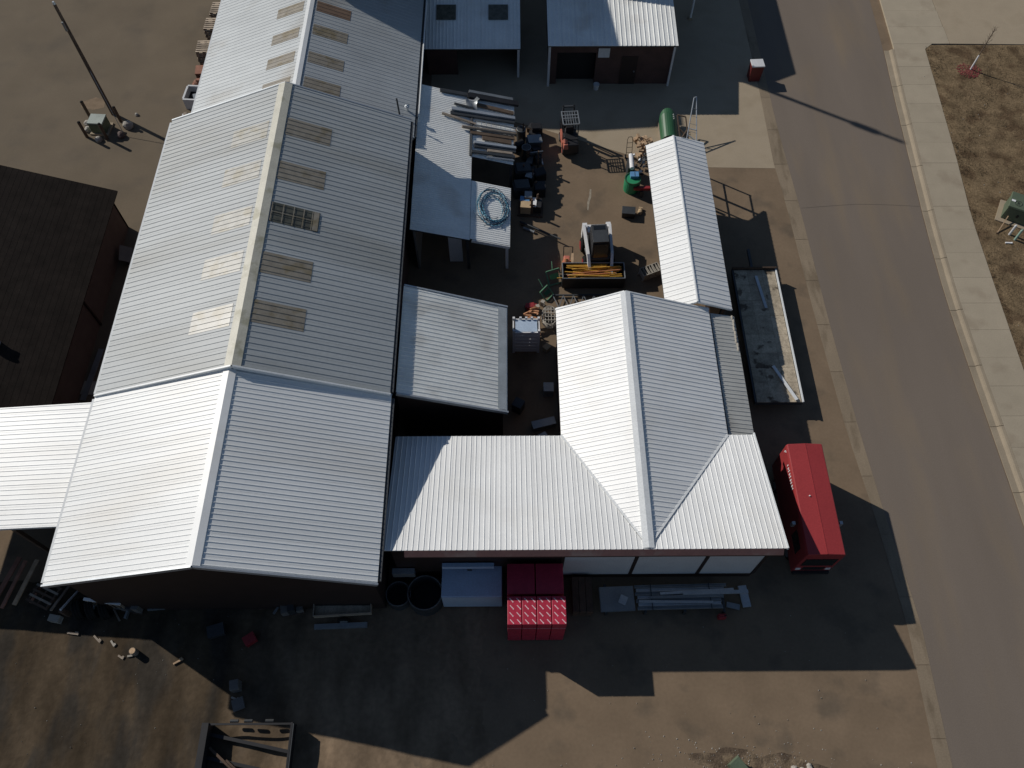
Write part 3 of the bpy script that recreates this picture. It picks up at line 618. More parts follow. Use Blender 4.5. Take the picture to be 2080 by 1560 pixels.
# ---- flatbed trailer with weathered deck
t = thing('flatbed_trailer', 'long flatbed trailer with worn grey plank deck parked along the street', 'trailer', (14.1, 24.4, 0))
fx0, fx1, fy0, fy1 = -1.25, 1.25, -4.3, 4.3
b = MB().box(fx0, fx0+.1, fy0, fy1, .55, .8).box(fx1-.1, fx1, fy0, fy1, .55, .8).box(fx0+.1, fx1-.1, fy0, fy0+.1, .55, .78).box(fx0+.1, fx1-.1, fy1-.1, fy1, .55, .78)
for i in range(9): b.box(fx0+.1, fx1-.1, fy0+.5+i*.95, fy0+.58+i*.95, .6, .7)
b.build('frame', m_dark, t)
yk = fy0+.02; wk = .0
while yk < fy1-.05:
    wk = rnd.choice((.9, 1.2, 1.05)); wk = min(wk, fy1-.02-yk)
    for x0, x1 in ((fx0+.1, -.42), (-.41, .41), (.42, fx1-.1)):
        MB().box(x0, x1, yk, yk+wk-.015, .78, .815+rnd.uniform(-.004, .006)).build('deck_plank', m_deck, t)
    yk += wk
MB().box(fx1-.06, fx1+.02, fy0, fy1, .8, .88).build('side_rail', m_trim, t); MB().box(fx0-.02, fx0+.06, fy0, fy1, .8, .84).build('side_rail', m_dark, t)
MB().box(fx0, fx1, fy1, fy1+.06, .6, 1.0).build('headboard', m_dwood, t)
for y in (-1.9, -.9):
    for sx in (-1, 1): wheel(t, (sx*1.0, y, .33), .33, .22, 'X')
MB().box(fx0+.3, fx1-.3, -1.95, -.85, .3, .4).build('axle', m_dark, t); MB().beam((0, 4.36, .5), (0, 6.0, .5), .14).build('drawbar', m_dark, t)
for p, q, m_, lb in (((14.12, 28.2, .87), (14.35, 26.0, .87), m_galv, 'grey pipe lying in the shade on the flatbed deck'), ((14.1, 22.25, .9), (15.0, 20.2, .9), m_trim, 'long white board lying across the sunny end of the flatbed deck')):
    t2 = thing('board', lb, 'board', ((p[0]+q[0])/2, (p[1]+q[1])/2, p[2])); o = Vector(t2.location)
    MB(o).beam(p, q, .16, .06).build('plank', m_, t2)

# ---- wrapped stock in front of the shop
def pack(loc, sx, sy, sz, label, group, prn=True):
    t = thing('wrapped_pack', label, 'pack', loc, 0, group)
    MB().box(-sx/2, sx/2, -sy/2, sy/2, 0, sz).build('wrap', m_wrap, t, bevel=.02)
    if prn:
        b = MB()
        for i in range(2):
            for j in range(4):
                x = -sx/4+i*sx/2+.02*((j+1) % 2); y = -sy/2+sy*(j+.5)/4
                ex = (.9 if i == 0 else .9)
                b.cbox((x, y, sz+.004), (.2*ex, .035, .004), rz=R(-48))
                dx, dy = .12*math.cos(R(-48)), .12*math.sin(R(-48)); b.cbox((x+dx, y+dy, sz+.004), (.05, .05, .004), rz=R(-48))
        b.build('print', m_print, t)['kind'] = 'stuff'
        MB().box(-sx/2+.005, sx/2-.005, -sy/2-.004, -sy/2+.01, 0.02, .04).build('strap', m_print, t)
    return t
ORD = ('first', 'second', 'third', 'fourth', 'fifth', 'sixth', 'seventh', 'eighth', 'ninth', 'tenth', 'eleventh')
for k in range(4):
    for i in range(4):
        top = k == 3
        pack((.29+i*.632, 8.92, .12+k*.735), .6, 1.2, .72, 'printed red pack on the sunny stack top, %s from the white bundle side' % ORD[i] if top else 'red pack of the front stack, %s layer up, %s column from the white bundle' % (ORD[k], ORD[i]), 'red packs on the sunny top' if top else 'red packs low in the front stack', top)
for k in range(4):
    for i in range(2):
        pack((.58+i*1.25, 10.35, .12+k*.68), 1.2, 1.35, .66, 'large red pack against the shop wall, %s layer up, on the %s side' % (ORD[k], 'white bundle' if i == 0 else 'metal rack'), 'red packs in the shaded stack', False)
for y in (8.92, 10.35):
    for x in (.58, 1.9):
        t = thing('pallet', 'low pallet under the %s red stack, on the %s side' % ('sunny front' if y < 9.5 else 'shaded rear', 'white bundle' if x < 1 else 'metal rack'), 'pallet', (x, y, 0), 0, 'pallets under the red stacks')
        for j in (-.45, 0, .45): MB().box(-.6, .6, j-.05, j+.05, 0, .09).build('runner', m_dwood, t)
        for j in range(5): MB().box(-.58+j*.26, -.46+j*.26, -.58, .58, .09, .112).build('slat', m_dwood, t)
t = thing('wrapped_bundle', 'large white plastic wrapped bundle beside the red stacks', 'bundle', (-1.6, 10.55, 0))
for y in (-.5, 0, .5): MB().box(-1.3, 1.3, y-.05, y+.05, 0, .1).build('bearer', m_dwood, t)
MB().box(-1.35, 1.35, -.7, .7, .1, 1.8).build('wrap', m_wwrap, t, bevel=.03)
MB().box(-1.3, 1.25, -.72, -.7, .9, 1.78).build('end_flap', m_wwrap, t)
t = thing('wrapped_bundle', 'thin pale board bundle on the shop wall above the white wrapped bundle', 'bundle', (-1.7, 11.08, 2.2))
MB().box(-1.2, 1.1, -.09, .09, 0, .3).build('boards', m_wwrap, t); MB().box(-.1, .1, -.1, .1, -.3, 0).build('bracket', m_dark, t)
# stock tanks
for x, y, r_, h_, lb in ((-5.0, 10.3, .58, .75, 'small round black stock tank with pale rim by the bright hall corner'), (-3.75, 10.25, .8, 1.1, 'large round black stock tank beside the white wrapped bundle')):
    t = thing('stock_tank', lb, 'tank', (x, y, 0))
    MB().pipe((0, 0), r_, r_-.05, 0, h_).build('shell', m_dark, t, smooth=False); MB().tube((0, 0, .02), (0, 0, .06), r_-.06, n=24).build('floor', m_black, t); MB().torus((0, 0, h_), r_-.02, .03).build('rim', mat('scuffed_rim', (.12, .12, .12), .7, var=.6, scale=3), t)
t = thing('crate', 'dim grey crate on the shop wall behind the stock tanks', 'crate', (-4.7, 11.05, 1.2))
MB().box(-.5, .5, -.12, .12, 0, .5).build('box', m_steel, t); MB().box(-.5, .5, -.13, .13, .5, .54).build('lid', m_galv, t)
# rack of sheet metal
t = thing('storage_rack', 'low steel rack of sheet metal along the white shop wall', 'rack', (7.5, 10.1, 0))
for x in (-3.0, -1.2, .6, 2.4):
    MB().box(x-.05, x+.05, -.65, .65, .35, .45).build('cross_bar', m_dark, t)
    for y in (-.6, .6): MB().box(x-.05, x+.05, y-.05, y+.05, 0, .35).build('leg', m_dark, t)
def stock(name, label, cat, loc, dims, m, rz=0, part='sheet', n=1):
    t = thing(name, label, cat, loc, rz)
    for k in range(n): MB().cbox((rnd.uniform(-.03, .03), rnd.uniform(-.02, .02), dims[2]*(k+.5)), (dims[0], dims[1], dims[2]*.92)).build(part, m, t)
    return t
t = thing('channel_bundle', 'long bundle of pale metal channels on the rack', 'bundle', (8.0, 10.15, .45), R(1))
for k in range(7):
    b = MB(); y = -.5+k*.165; x0, x1 = -2.0-rnd.uniform(0, .15), 1.95+rnd.uniform(-.2, .25); b.box(x0, x1, y-.07, y+.07, .0, .02).box(x0, x1, y-.07, y-.05, .02, .1).box(x0, x1, y+.05, y+.07, .02, .1)
    b.build('channel', m_galv if k % 2 else m_steel, t)
for k in range(3): MB().cbox((-.3+k*.5, -.25+k*.22, .13+.03*k), (3.4, .12, .04), rz=R(2*k-2)).build('loose_strip', m_galv if k != 1 else m_steel, t)
for x in (-1.4, 1.3): MB().box(x-.02, x+.02, -.6, .6, .11, .12).build('strap', m_dark, t)
stock('sheet_bundle', 'duller metal sheets at the red stack end of the rack', 'sheets', (5.0, 10.05, .45), (1.55, 1.1, .04), m_steel, R(2), n=3)
stock('steel_channel', 'pale channel poking out past the end of the rack sheets', 'channel', (9.55, 10.3, .64), (3.0, .16, .1), m_galv, R(1))
stock('metal_offcut', 'short bright offcut lying crosswise at the rack end', 'offcut', (11.0, 10.25, .1), (.38, 1.0, .1), m_galv, R(6))
stock('metal_offcut', 'crumpled grey offcut beside the crosswise bright offcut', 'offcut', (10.4, 9.8, .1), (.6, .25, .08), m_steel, R(-14))
stock('metal_offcut', 'small curled metal scrap on the front sheets of the rack', 'offcut', (5.3, 10.0, .58), (.35, .4, .06), m_galv, R(-25))
t = thing('fuel_can', 'dull red fuel can on the ground in front of the rack', 'can', (9.8, 9.3, 0))
MB().box(-.17, .17, -.1, .1, 0, .36).build('body', m_dred, t, bevel=.02); MB().tube((.1, 0, .36), (.16, 0, .46), .03).build('spout', m_black, t); MB().path([(-.12, 0, .36), (-.1, 0, .42), (.02, 0, .42), (.04, 0, .36)], .015).build('handle', m_dred, t)
t = thing('plank_stack', 'dark stack of planks between the red stacks and the metal rack', 'lumber', (3.4, 10.2, 0))
for k in range(5):
    for j in range(3): MB().box(-.45+j*.31, -.16+j*.31, -.8, .8, .05+k*.16, .2+k*.16).build('plank', m_dwood, t)

# ---- yard junk in front of the bright hall
t = thing('utility_trailer', 'small utility trailer with pale plank sides in the hall shade', 'trailer', (-7.5, 10.0, 0), R(3))
MB().box(-1.3, 1.3, -.65, .65, .5, .56).build('bed', m_deck, t)
for y in (-.65, .62): MB().box(-1.3, 1.3, y, y+.03, .56, .86).build('side_board', m_wood, t)
for x in (-1.3, 1.27): MB().box(x, x+.03, -.62, .62, .56, .86).build('end_board', m_wood, t)
for y in (-.78, .78): wheel(t, (0, y, .3), .3, .2, 'Y')
MB().beam((-1.3, 0, .45), (-2.3, 0, .45), .08).build('drawbar', m_dark, t); MB().box(-1.3, 1.3, -.3, .3, .38, .48).build('chassis', m_dark, t)
stock('fence_rail', 'grey rail bundle on the ground before the small trailer', 'rails', (-7.6, 9.0, .02), (2.4, .2, .1), m_steel, R(2), 'rail', 2)
stock('tin_sheet', 'pale blue grey tin sheet over the junk by the hall wall', 'sheet', (-12.6, 10.35, .75), (1.5, .7, .03), m_galv, R(-2), n=2)
stock('saw_table', 'dark work bench under the pale tin sheet', 'bench', (-12.6, 10.3, 0), (1.4, .6, .74), m_dark, 0, 'box')
stock('steel_beam', 'long grey steel beam lying along the hall wall', 'beam', (-14.9, 9.95, .05), (3.3, .14, .16), m_steel, R(5))
t = thing('machine', 'pale boxy machine head next to the long grey beam', 'machine', (-16.0, 10.3, 0))
MB().box(-.5, .5, -.35, .35, 0, .7).build('base', m_dark, t); MB().cbox((0, 0, .85), (.8, .45, .3), rz=.1).build('head', m_galv, t); MB().tube((-.3, -.2, .95), (-.3, -.2, 1.2), .06).build('lever', m_steel, t)
for i, (x, y, a, L_) in enumerate(((-10.3, 10.2, 60, 1.6), (-9.7, 10.5, 55, 1.5))): stock('ladder', 'dim ladder leaning flat in the junk behind the small trailer' if i == 0 else 'dim bent rail beside the ladder in the junk', 'ladder' if i == 0 else 'rail', (x, y, .3), (L_, .1, .06), m_steel, R(a), 'rail')
for i, (x, y, sx, sy, sz, m_, lb) in enumerate(((-9.2, 10.3, .6, .5, .5, m_steel, 'dull grey bin lying before the ladder'), (-13.2, 8.8, .7, .5, .3, m_dark, 'dark low box on the shaded dirt'), (-11.6, 8.4, .5, .4, .35, m_dred, 'dim red box on the shaded dirt'))):
    t = thing('box', lb, 'box', (x, y, .04), R(17*i)); MB().box(-sx/2, sx/2, -sy/2, sy/2, 0, sz).build('body', m_, t); MB().box(-sx/2-.02, sx/2+.02, -sy/2-.02, sy/2+.02, sz, sz+.03).build('lid', m_, t)
# mower-like frame with sunlit grille at the hall corner
t = thing('rusty_grille', 'pale rusty frame with upright bars catching sun at the hall corner', 'frame', (-18.2, 9.9, .05), R(-8))
for k in range(7): MB().box(-.8+k*.26, -.74+k*.26, -.05, .05, .3, 1.1).build('bar', m_wood, t)
MB().box(-.85, .85, -.06, .06, 1.1, 1.2).build('top_rail', m_lwhite, t); MB().box(-.85, .85, -.06, .06, .2, .3).build('bottom_rail', m_steel, t)
for x in (-.8, .8): MB().box(x-.05, x+.05, -.4, .4, 0, .2).build('foot', m_steel, t)
for i, (p, q, w_, m_, lb) in enumerate((((-20.35, 11.0, .2), (-20.55, 9.6, .9), .1, m_wood, 'pale upright board leaning at the hall corner'), ((-18.6, 10.5, .1), (-17.7, 9.3, .15), .07, m_wood, 'thin pale stick lying across the shade'),
        ((-22.9, 12.2, .5), (-23.5, 10.0, .5), .22, m_redwood, 'broad red brown plank on the leaning pallet heap'), ((-22.5, 12.0, .62), (-23.0, 9.8, .55), .16, m_redwood, 'narrow red brown plank on the leaning pallet heap'),
        ((-22.1, 12.1, .4), (-22.6, 10.0, .35), .2, m_tanwood, 'orange brown plank at the edge of the pallet heap'), ((-21.6, 11.2, .3), (-21.9, 10.1, .3), .12, m_redwood, 'short red board beside the pallet heap'))):
    t = thing('board', lb, 'board', tuple((Vector(p)+Vector(q))/2)); MB(t.location).beam(p, q, w_, .06).build('plank', m_, t)
t = thing('pallet', 'broken pallet catching sun beside the red brown planks', 'pallet', (-21.2, 10.4, .05), R(-24))
for j in (-.5, 0, .5): MB().box(j-.04, j+.04, -.55, .55, .5, .6).build('runner', m_dwood, t)
for j in range(5): MB().box(-.6, .6, -.55+j*.25, -.45+j*.25, .6, .625).build('slat', m_wood if j % 2 else m_dwood, t)
for x in (-.5, .5): MB().box(x-.05, x+.05, -.1, .1, 0, .5).build('leg', m_dwood, t)
stock('brick_pile', 'small pale block stack at the sunny edge of the hall shade', 'blocks', (-20.6, 9.4, .05), (.5, .3, .16), m_block, R(-10), 'block', 2)
for i, (x, y, a, L_, m_) in enumerate(((-19.7, 8.75, -8, .8, m_wood), (-18.55, 8.5, -40, .7, m_wood), (-17.8, 8.3, -50, .5, m_block), (-17.3, 7.7, -30, .45, m_wood), (-16.9, 7.75, 10, .35, m_block), (-14.7, 7.5, 30, .7, m_tanwood), (-11.9, 5.9, -20, .6, m_block))):
    t = thing('wood_scrap', 'scrap of pale wood or stone on the dirt at the shade edge', 'scrap', (x, y, .08), R(a), 'scraps along the shade edge'); L_ *= .65; MB().cbox((0, 0, .03), (L_, .08, .06)).build('piece', m_, t); MB().cbox((L_*.3, .07, .03), (L_*.3, .06, .06)).build('splinter', m_, t)
t = thing('tree_stump', 'short cut log standing on the dirt', 'log', (-16.7, 7.9, .06), 0)
MB().tube((0, 0, 0), (0, 0, .4), .16, .15, 10).build('bark', m_wood, t); MB().tube((0, 0, .4), (0, 0, .41), .13, n=10).build('cut_face', m_tanwood, t)
t = thing('salt_block', 'pale grey block at the corner of the dark shade', 'block', (-11.9, 6.4, .06), R(10))
MB().cbox((0, 0, .3), (.4, .45, .6)).build('block', m_grwall, t, bevel=.04); MB().cbox((.05, -.75, .12), (.5, .5, .12), rz=.2).build('slab', m_grwall, t)
# black steel rack at the bottom edge
t = thing('steel_rack', 'black steel skid frame with tall side wall at the dirt edge', 'rack', (-10.95, 3.0, 0))
for x, wv in ((-1.85, .14), (1.8, .04)): MB().box(x-wv, x+wv, -2.2, 1.85, .06, .8).build('side_wall', m_black, t)
MB().box(-1.76, 1.75, 1.76, 1.84, .66, .74).build('end_rail', m_black, t)
for y in (-1.6, -.7, .2, 1.1): MB().beam((-1.76, y+.35, .3), (1.7, y-.35, .3), .14, .1).build('cross_member', m_black, t)
MB().box(1.86, 1.9, -2.2, 1.8, .78, .82).build('top_rail', m_dark, t)
for x in (-.9, -.3, .6): MB().tube((x, 1.95, .5), (x+.35, 1.95, .5), .07).build('chain_roll', m_dark, t)
for i in range(3): stock('wood_scrap', ('board by the inner corner of the black steel frame', 'middle board inside the black steel frame', 'board near the far rail of the black steel frame')[i], 'board', (-11.9+i*.8, 3.4-i*.5, .42), (1.7, .1, .05), m_dwood, R(-38), 'plank')
# foreground utility box and rock heap
t = thing('utility_box', 'pale green utility box at the road edge by the rubble', 'utility box', (9.75, 2.85, 0), R(38))
MB().box(-.25, .25, -.55, .55, 0, .5).build('cabinet', m_xgreen, t, bevel=.02); MB().cbox((0, 0, .54), (.56, 1.16, .09), taper=.9).build('lid', m_xgreen, t); MB().box(-.26, -.24, .3, .42, .2, .3).build('latch', m_steel, t)
for i in range(14):
    x, y = 12.35+rnd.uniform(-.55, .5), 2.75+rnd.uniform(-.3, .35); d = rnd.uniform(.15, .32)
    tag(MB().rock((0, 0, -.02), (d, d*.9, d*.7), i).build('rock', m_rock), 'pale rock in the heap beside the road edge', 'rock', 'rocks in the roadside heap').location = (x, y, 0)

# ---- courtyard: roof loads
def on_roof(name, label, cat, a, b_, w_, h_, m, lift=.05, pipe=False, group=None):
    p = (a[0], a[1], bz(a[0])+lift+h_/2); q = (b_[0], b_[1], bz(b_[0])+lift+h_/2)
    t = thing(name, label, cat, tuple((Vector(p)+Vector(q))/2), 0, group); o = t.location
    (MB(o).tube(p, q, w_/2) if pipe else MB(o).beam(p, q, w_, h_)).build('pipe' if pipe else 'plank', m, t)
    return t
L = 'on the lean-to roof load'
for i, (a, b_, w_, h_, m_, pp, lb) in enumerate((
    ((-3.99, 40.5), (-2.25, 40.62), .26, .1, m_dark, 0, 'dark timber jutting furthest over the strip roof '),
    ((-2.25, 40.85), (.45, 41.0), .22, .16, m_steel, 0, 'wide grey channel along the far edge '),
    ((-2.34, 40.5), (.8, 40.72), .36, .14, m_black, 0, 'black beam beside the wide grey channel '),
    ((-3.11, 39.62), (-1.95, 39.56), .12, .08, m_dark, 0, 'short dark lath over the roof step '),
    ((-1.86, 39.9), (.51, 39.85), .26, .1, m_pole, 0, 'brown pole with tapered end '),
    ((-3.27, 39.03), (.58, 39.38), .22, .14, m_galv, 0, 'broad bright aluminium channel '),
    ((-3.31, 38.74), (.55, 39.1), .26, .1, m_dark, 0, 'dark steel angle beside the bright channel '),
    ((-3.8, 38.54), (-1.74, 38.2), .12, .1, m_wood, 0, 'thin weathered stick slanting over both roofs '),
    ((-2.6, 37.72), (.6, 38.02), .18, .14, m_wood, 1, 'long grey pipe in the middle '),
    ((-2.1, 37.47), (.54, 37.74), .26, .08, m_pole, 0, 'brown scaffold plank '),
    ((-1.39, 37.18), (.35, 37.3), .3, .08, m_pole, 0, 'dark brown plank stub '),
    ((-1.88, 36.62), (.62, 36.86), .18, .14, m_galv, 0, 'bright square tube '),
    ((-1.85, 36.4), (.6, 36.62), .22, .1, m_dark, 0, 'dark square tube '),
    ((-1.08, 36.24), (.4, 36.4), .18, .08, m_wood, 0, 'short grey plank near the roof edge '),
    ((-2.0, 35.86), (.55, 36.12), .2, .1, m_dark, 0, 'black pipe at the notch edge '),
    ((-1.12, 35.7), (.5, 35.86), .1, .1, m_galv, 1, 'thin bright pipe at the notch edge '))):
    on_roof('roof_load', lb+L, 'pipe' if pp else 'board', a, b_, w_, h_, m_, .05+.02*(i % 3), pp)
t = thing('ladder', 'bare metal ladder among the pipes on the lean-to roof', 'ladder', (-.6, 38.3, bz(-.6)+.18), R(2))
t.rotation_euler = (0, R(15.9), R(2))
for y in (-.18, .18): MB().box(-1.3, 1.3, y-.03, y+.03, -.04, .04).build('rail', m_steel, t)
for k in range(9): MB().box(-1.2+k*.3, -1.16+k*.3, -.15, .15, -.02, .02).build('rung', m_galv, t)
t = thing('tarp', 'blue grey tarp draped over boards at the roof step', 'tarp', (-2.0, 40.0, bz(-2.05)+.15), R(-15))
b = MB(); P = []
for j in range(7):
    for i in range(5): P.append((-.35+i*.17+.05*math.sin(j*1.9), -.55+j*.18, .12*math.sin(i*1.1+j*.8)+.14-.25*abs(j-3)/3))
b.add(P, [(j*5+i, j*5+i+1, (j+1)*5+i+1, (j+1)*5+i) for j in range(6) for i in range(4)]).build('cloth', m_steel, t, smooth=True); MB().tube((-.3, 0, .1), (.3, .05, .12), .02).build('rope', m_lwhite, t)
# hose coil
t = thing('hose_coil', 'big loose coil of dark blue hose on the white tin roof', 'hose', (-.74, 32.05, bz(-.74)+.05)); t.rotation_euler = (0, R(15.9), 0); t.scale = (1.05, 1.12, 1)
for k in range(10):
    r_ = random.Random(k*5+2); ph = r_.uniform(0, 6); rx = .58+.036*k+r_.uniform(-.04, .04); ry = .78+.045*k; cx, cy = r_.uniform(-.1, .14), r_.uniform(-.25, .08)
    pts = [(cx+rx*math.cos(a), cy+ry*math.sin(a)+.04*math.sin(2*a+ph), .03+.022*(k % 4)+.01*math.sin(3*a+ph)) for a in [ph+2*math.pi*i/28 for i in range(27)]]
    MB().path(pts, .019, 5).build('hose_turn', m_hose if k % 3 else mat('hose_highlight_blue', (.1, .3, .42), .4), t, smooth=True)  # every third turn paler: highlights put into the hose colour
for k in range(5):
    r_ = random.Random(k+40); MB().path([(.55+.07*k, -.2-.15*k, .1), (.75, -.75, .08), (.3-.2*k, -1.15-.08*k, .05), (-.5+.25*k, -1.2+.1*k, .04), (-1.1+.4*k, -.6-.2*k, .04)], .02, 5).build('hose_tail', m_hose, t, smooth=True)

# ---- junk rack under the loaded roof
JL = (('dark barrel under the pipes', 1.0, 39.9, 'barrel'), ('dark barrel in the junk row', 1.3, 38.3, 'barrel'), ('dark crate in the junk row', 1.0, 36.6, 'crate'), ('grey bin with tipped lid in the junk row', 1.75, 39.0, 'bin'), ('bluish sheet leaning in the junk row', 1.9, 38.1, 'sheet'), ('dark box at the notch of the roof', .9, 35.2, 'crate'))
for lb, x, y, k in JL:
    t = thing('junk_'+k, lb+' beside the lean-to', k, (x, y, 0), R(10))
    if k == 'barrel':
        lathe(MB(), (0, 0, 0), [(.29, 0), (.3, .28), (.29, .3), (.29, .58), (.3, .6), (.29, .88)]).build('drum', m_dark, t, smooth=False); MB().torus((0, 0, .88), .28, .02).build('rim', m_steel, t)
    elif k == 'sheet': MB().cbox((0, 0, .5), (.8, .06, 1.0), rx=R(30)).build('panel', m_steel, t); MB().cbox((.1, -.3, .3), (.4, .3, .6)).build('prop', m_dark, t)
    else:
        MB().box(-.45, .45, -.35, .35, 0, .8).build('body', m_dark, t); MB().cbox((.1, .05, .84), (.9, .7, .05), ry=.1).build('lid', m_steel if k == 'bin' else m_dark, t)
for i in range(11):
    x, y = 1.55+.5*math.sin(i*2.3), 33.6+i*.62; h_ = rnd.uniform(.6, 1.5)
    t = thing('junk_post', 'upright dark stake in the junk row beside the lean-to', 'stake', (x, y, 0), R(rnd.uniform(0, 90)), 'stakes in the junk row'); MB().box(-.06, .06, -.04, .04, 0, h_).build('stake', m_dwood, t); MB().cbox((.05, 0, h_*.6), (.4, .05, .08), ry=.5).build('cross_piece', m_dwood, t)
t = thing('rail_offcut', 'pale short rail with bright holes lying in the junk row', 'rail', (2.25, 38.05, .1), R(100)); MB().box(-.5, .5, -.04, .04, 0, .08).build('rail', m_galv, t)
for k in range(4): MB().box(-.4+k*.25, -.3+k*.25, -.05, .05, .08, .1).build('clip', m_lwhite, t)
t = thing('loose_pipe', 'long dark pipe poking from shade over the courtyard floor', 'pipe', (2.2, 32.0, .1), R(-32)); MB().tube((-1.6, 0, .1), (1.2, 0, .25), .05).build('pipe', m_dark, t); MB().box(-1.5, -1.3, -.1, .1, -.1, .08).build('block', m_dwood, t)
t = thing('grey_tube', 'short grey tube lying in the shade by the hose roof', 'tube', (1.35, 32.3, .08), R(-28)); MB().tube((-.35, 0, 0), (.35, 0, 0), .08).build('tube', m_steel, t); MB().tube((.35, 0, 0), (.38, 0, 0), .1).build('collar', m_galv, t)
# pallet of boxes
t = thing('pallet', 'dark pallet carrying the blue and tan boxes', 'pallet', (1.5, 33.9, 0), R(-4))
for j in (-.5, 0, .5): MB().box(-.75, .75, j-.05, j+.05, 0, .1).build('runner', m_dwood, t)
for j in range(6): MB().box(-.75+j*.27, -.6+j*.27, -.55, .55, .1, .125).build('slat', m_dwood, t)
for lb, x, y, sx, sy, sz, m_, ml in (('blue lidded tote on the dark pallet', 1.15, 34.2, .55, .35, .55, m_card, m_blue), ('tan cardboard carton on the dark pallet', 1.2, 33.75, .6, .5, .55, m_card, m_card), ('black crate with a white sheet on the dark pallet', 1.85, 33.95, .6, .7, .5, m_black, m_lwhite)):
    t = thing('carton', lb, 'box', (x, y, .126), R(-6)); MB().box(-sx/2, sx/2, -sy/2, sy/2, 0, sz).build('body', m_, t)
    MB().box(-sx/2-.01, sx/2+.01 if m_ != m_black else -.0, -sy/2-.01, sy/2+.01, sz, sz+.04).build('lid', ml, t)
# lone dark box
t = thing('feed_tub', 'lone black lidded box on the sunny courtyard floor', 'box', (7.4, 33.5, 0), R(-6))
MB().box(-.38, .38, -.27, .27, 0, .4).build('body', m_black, t, bevel=.02); MB().box(-.4, .4, -.29, .29, .4, .45).build('lid', m_dark, t, bevel=.01)

# ---- forklift
t = thing('forklift', 'orange forklift with barred overhead guard standing at the edge of the shade', 'forklift', (4.0, 39.6, 0), R(4))
body = MB().box(-.5, .5, -1.15, .35, .3, .9).build('chassis', m_black, t, bevel=.05)
MB().cbox((0, -1.2, .78), (1.02, .5, .75), taper=.9).build('counterweight', m_black, t, bevel=.06); MB().cbox((-.33, -1.22, 1.0), (.32, .5, .36), taper=.8).build('corner_cover', m_pink, t, bevel=.04)
MB().box(-.4, .48, -1.0, -.35, .9, 1.2).build('engine_cover', m_black, t, bevel=.03); MB().box(-.52, -.42, -1.0, .2, .5, 1.0).build('side_panel', m_pink, t)
s_ = MB().box(-.25, .25, -.4, -.3, 1.2, 1.65).build('seat_back', m_black, t, bevel=.02); MB().box(-.25, .25, -.4, .1, 1.0, 1.18).build('seat', m_black, t, bevel=.03)
for x in (-.47, .47):
    MB().beam((x, -.75, .95), (x, -.65, 2.25), .06).build('guard_post', m_dark, t); MB().beam((x, .45, .6), (x, .3, 2.25), .06).build('guard_post', m_dark, t)
for x in (-.5, .5): MB().box(x-.03, x+.03, -.8, .35, 2.22, 2.29).build('guard_rail', m_steel, t)
for y in (-.8, -.27, .0, .32): MB().box(-.47, .47, y-.025, y+.025, 2.22, 2.28).build('guard_bar', m_steel, t)
for x in (-.3, -.15, 0, .15, .3): MB().box(x-.015, x+.015, -.77, .3, 2.23, 2.27).build('guard_bar', m_steel, t)
MB().torus((.0, .2, 1.35), .18, .02, 'Z', 16, 6).build('steering_wheel', m_black, t); MB().beam((0, .4, .9), (0, .2, 1.35), .04).build('steering_column', m_black, t)
mast = MB().box(-.38, -.28, .6, .75, .15, 2.4).box(.28, .38, .6, .75, .15, 2.4).box(-.38, .38, .62, .72, 2.3, 2.4).box(-.38, .38, .62, .72, 1.1, 1.2).build('mast', m_dark, t)
MB().box(-.42, .42, .78, .84, .2, .7).build('fork_carriage', m_black, t)
for x in (-.25, .25): MB().box(x-.05, x+.05, .84, 1.9, .06, .12).build('fork', m_dark, t)
for x in (-.47, .47): wheel(t, (x, .2, .32), .32, .22, 'X'); wheel(t, (x*.9, -.95, .26), .26, .2, 'X', m_pink)
MB().tube((-.38, -1.25, 1.16), (-.38, -1.05, 1.3), .1).build('gas_bottle', m_pink, t)

# ---- skid steer loader
t = thing('skid_steer', 'white skid steer loader with black cab facing the bin of yellow poles', 'loader', (5.3, 30.05, 0), R(3)); t.scale = (1.1, 1.1, 1.08)
MB().box(-.5, .5, -.75, 1.35, .35, 1.1).build('chassis', m_dark, t, bevel=.04)
cab = MB().add([(-.44, -.7, 1.0), (.44, -.7, 1.0), (.44, .75, 1.0), (-.44, .75, 1.0), (-.42, -.45, 2.05), (.42, -.45, 2.05), (.42, .72, 2.05), (-.42, .72, 2.05)], [(3, 2, 1, 0), (4, 5, 6, 7), (0, 1, 5, 4), (1, 2, 6, 5), (2, 3, 7, 6), (3, 0, 4, 7)]).build('cab', m_black, t, bevel=.04)
MB().cbox((0, .12, 2.08), (.8, 1.15, .05)).build('roof', m_dark, cab); MB().box(-.3, .3, .35, .6, 2.105, 2.12).build('roof_hatch', m_glass, cab)
MB().add([(-.36, -.71, 1.15), (.36, -.71, 1.15), (.36, -.5, 1.95), (-.36, -.5, 1.95), (-.36, -.72, 1.15), (.36, -.72, 1.15), (.36, -.51, 1.95), (-.36, -.51, 1.95)], [(3, 2, 1, 0), (4, 5, 6, 7), (0, 1, 5, 4), (1, 2, 6, 5), (2, 3, 7, 6), (3, 0, 4, 7)]).build('front_glass', m_glass, t)
MB().box(-.5, .5, .85, 1.4, 1.1, 1.3).build('engine_hood', m_bob, t, bevel=.04)
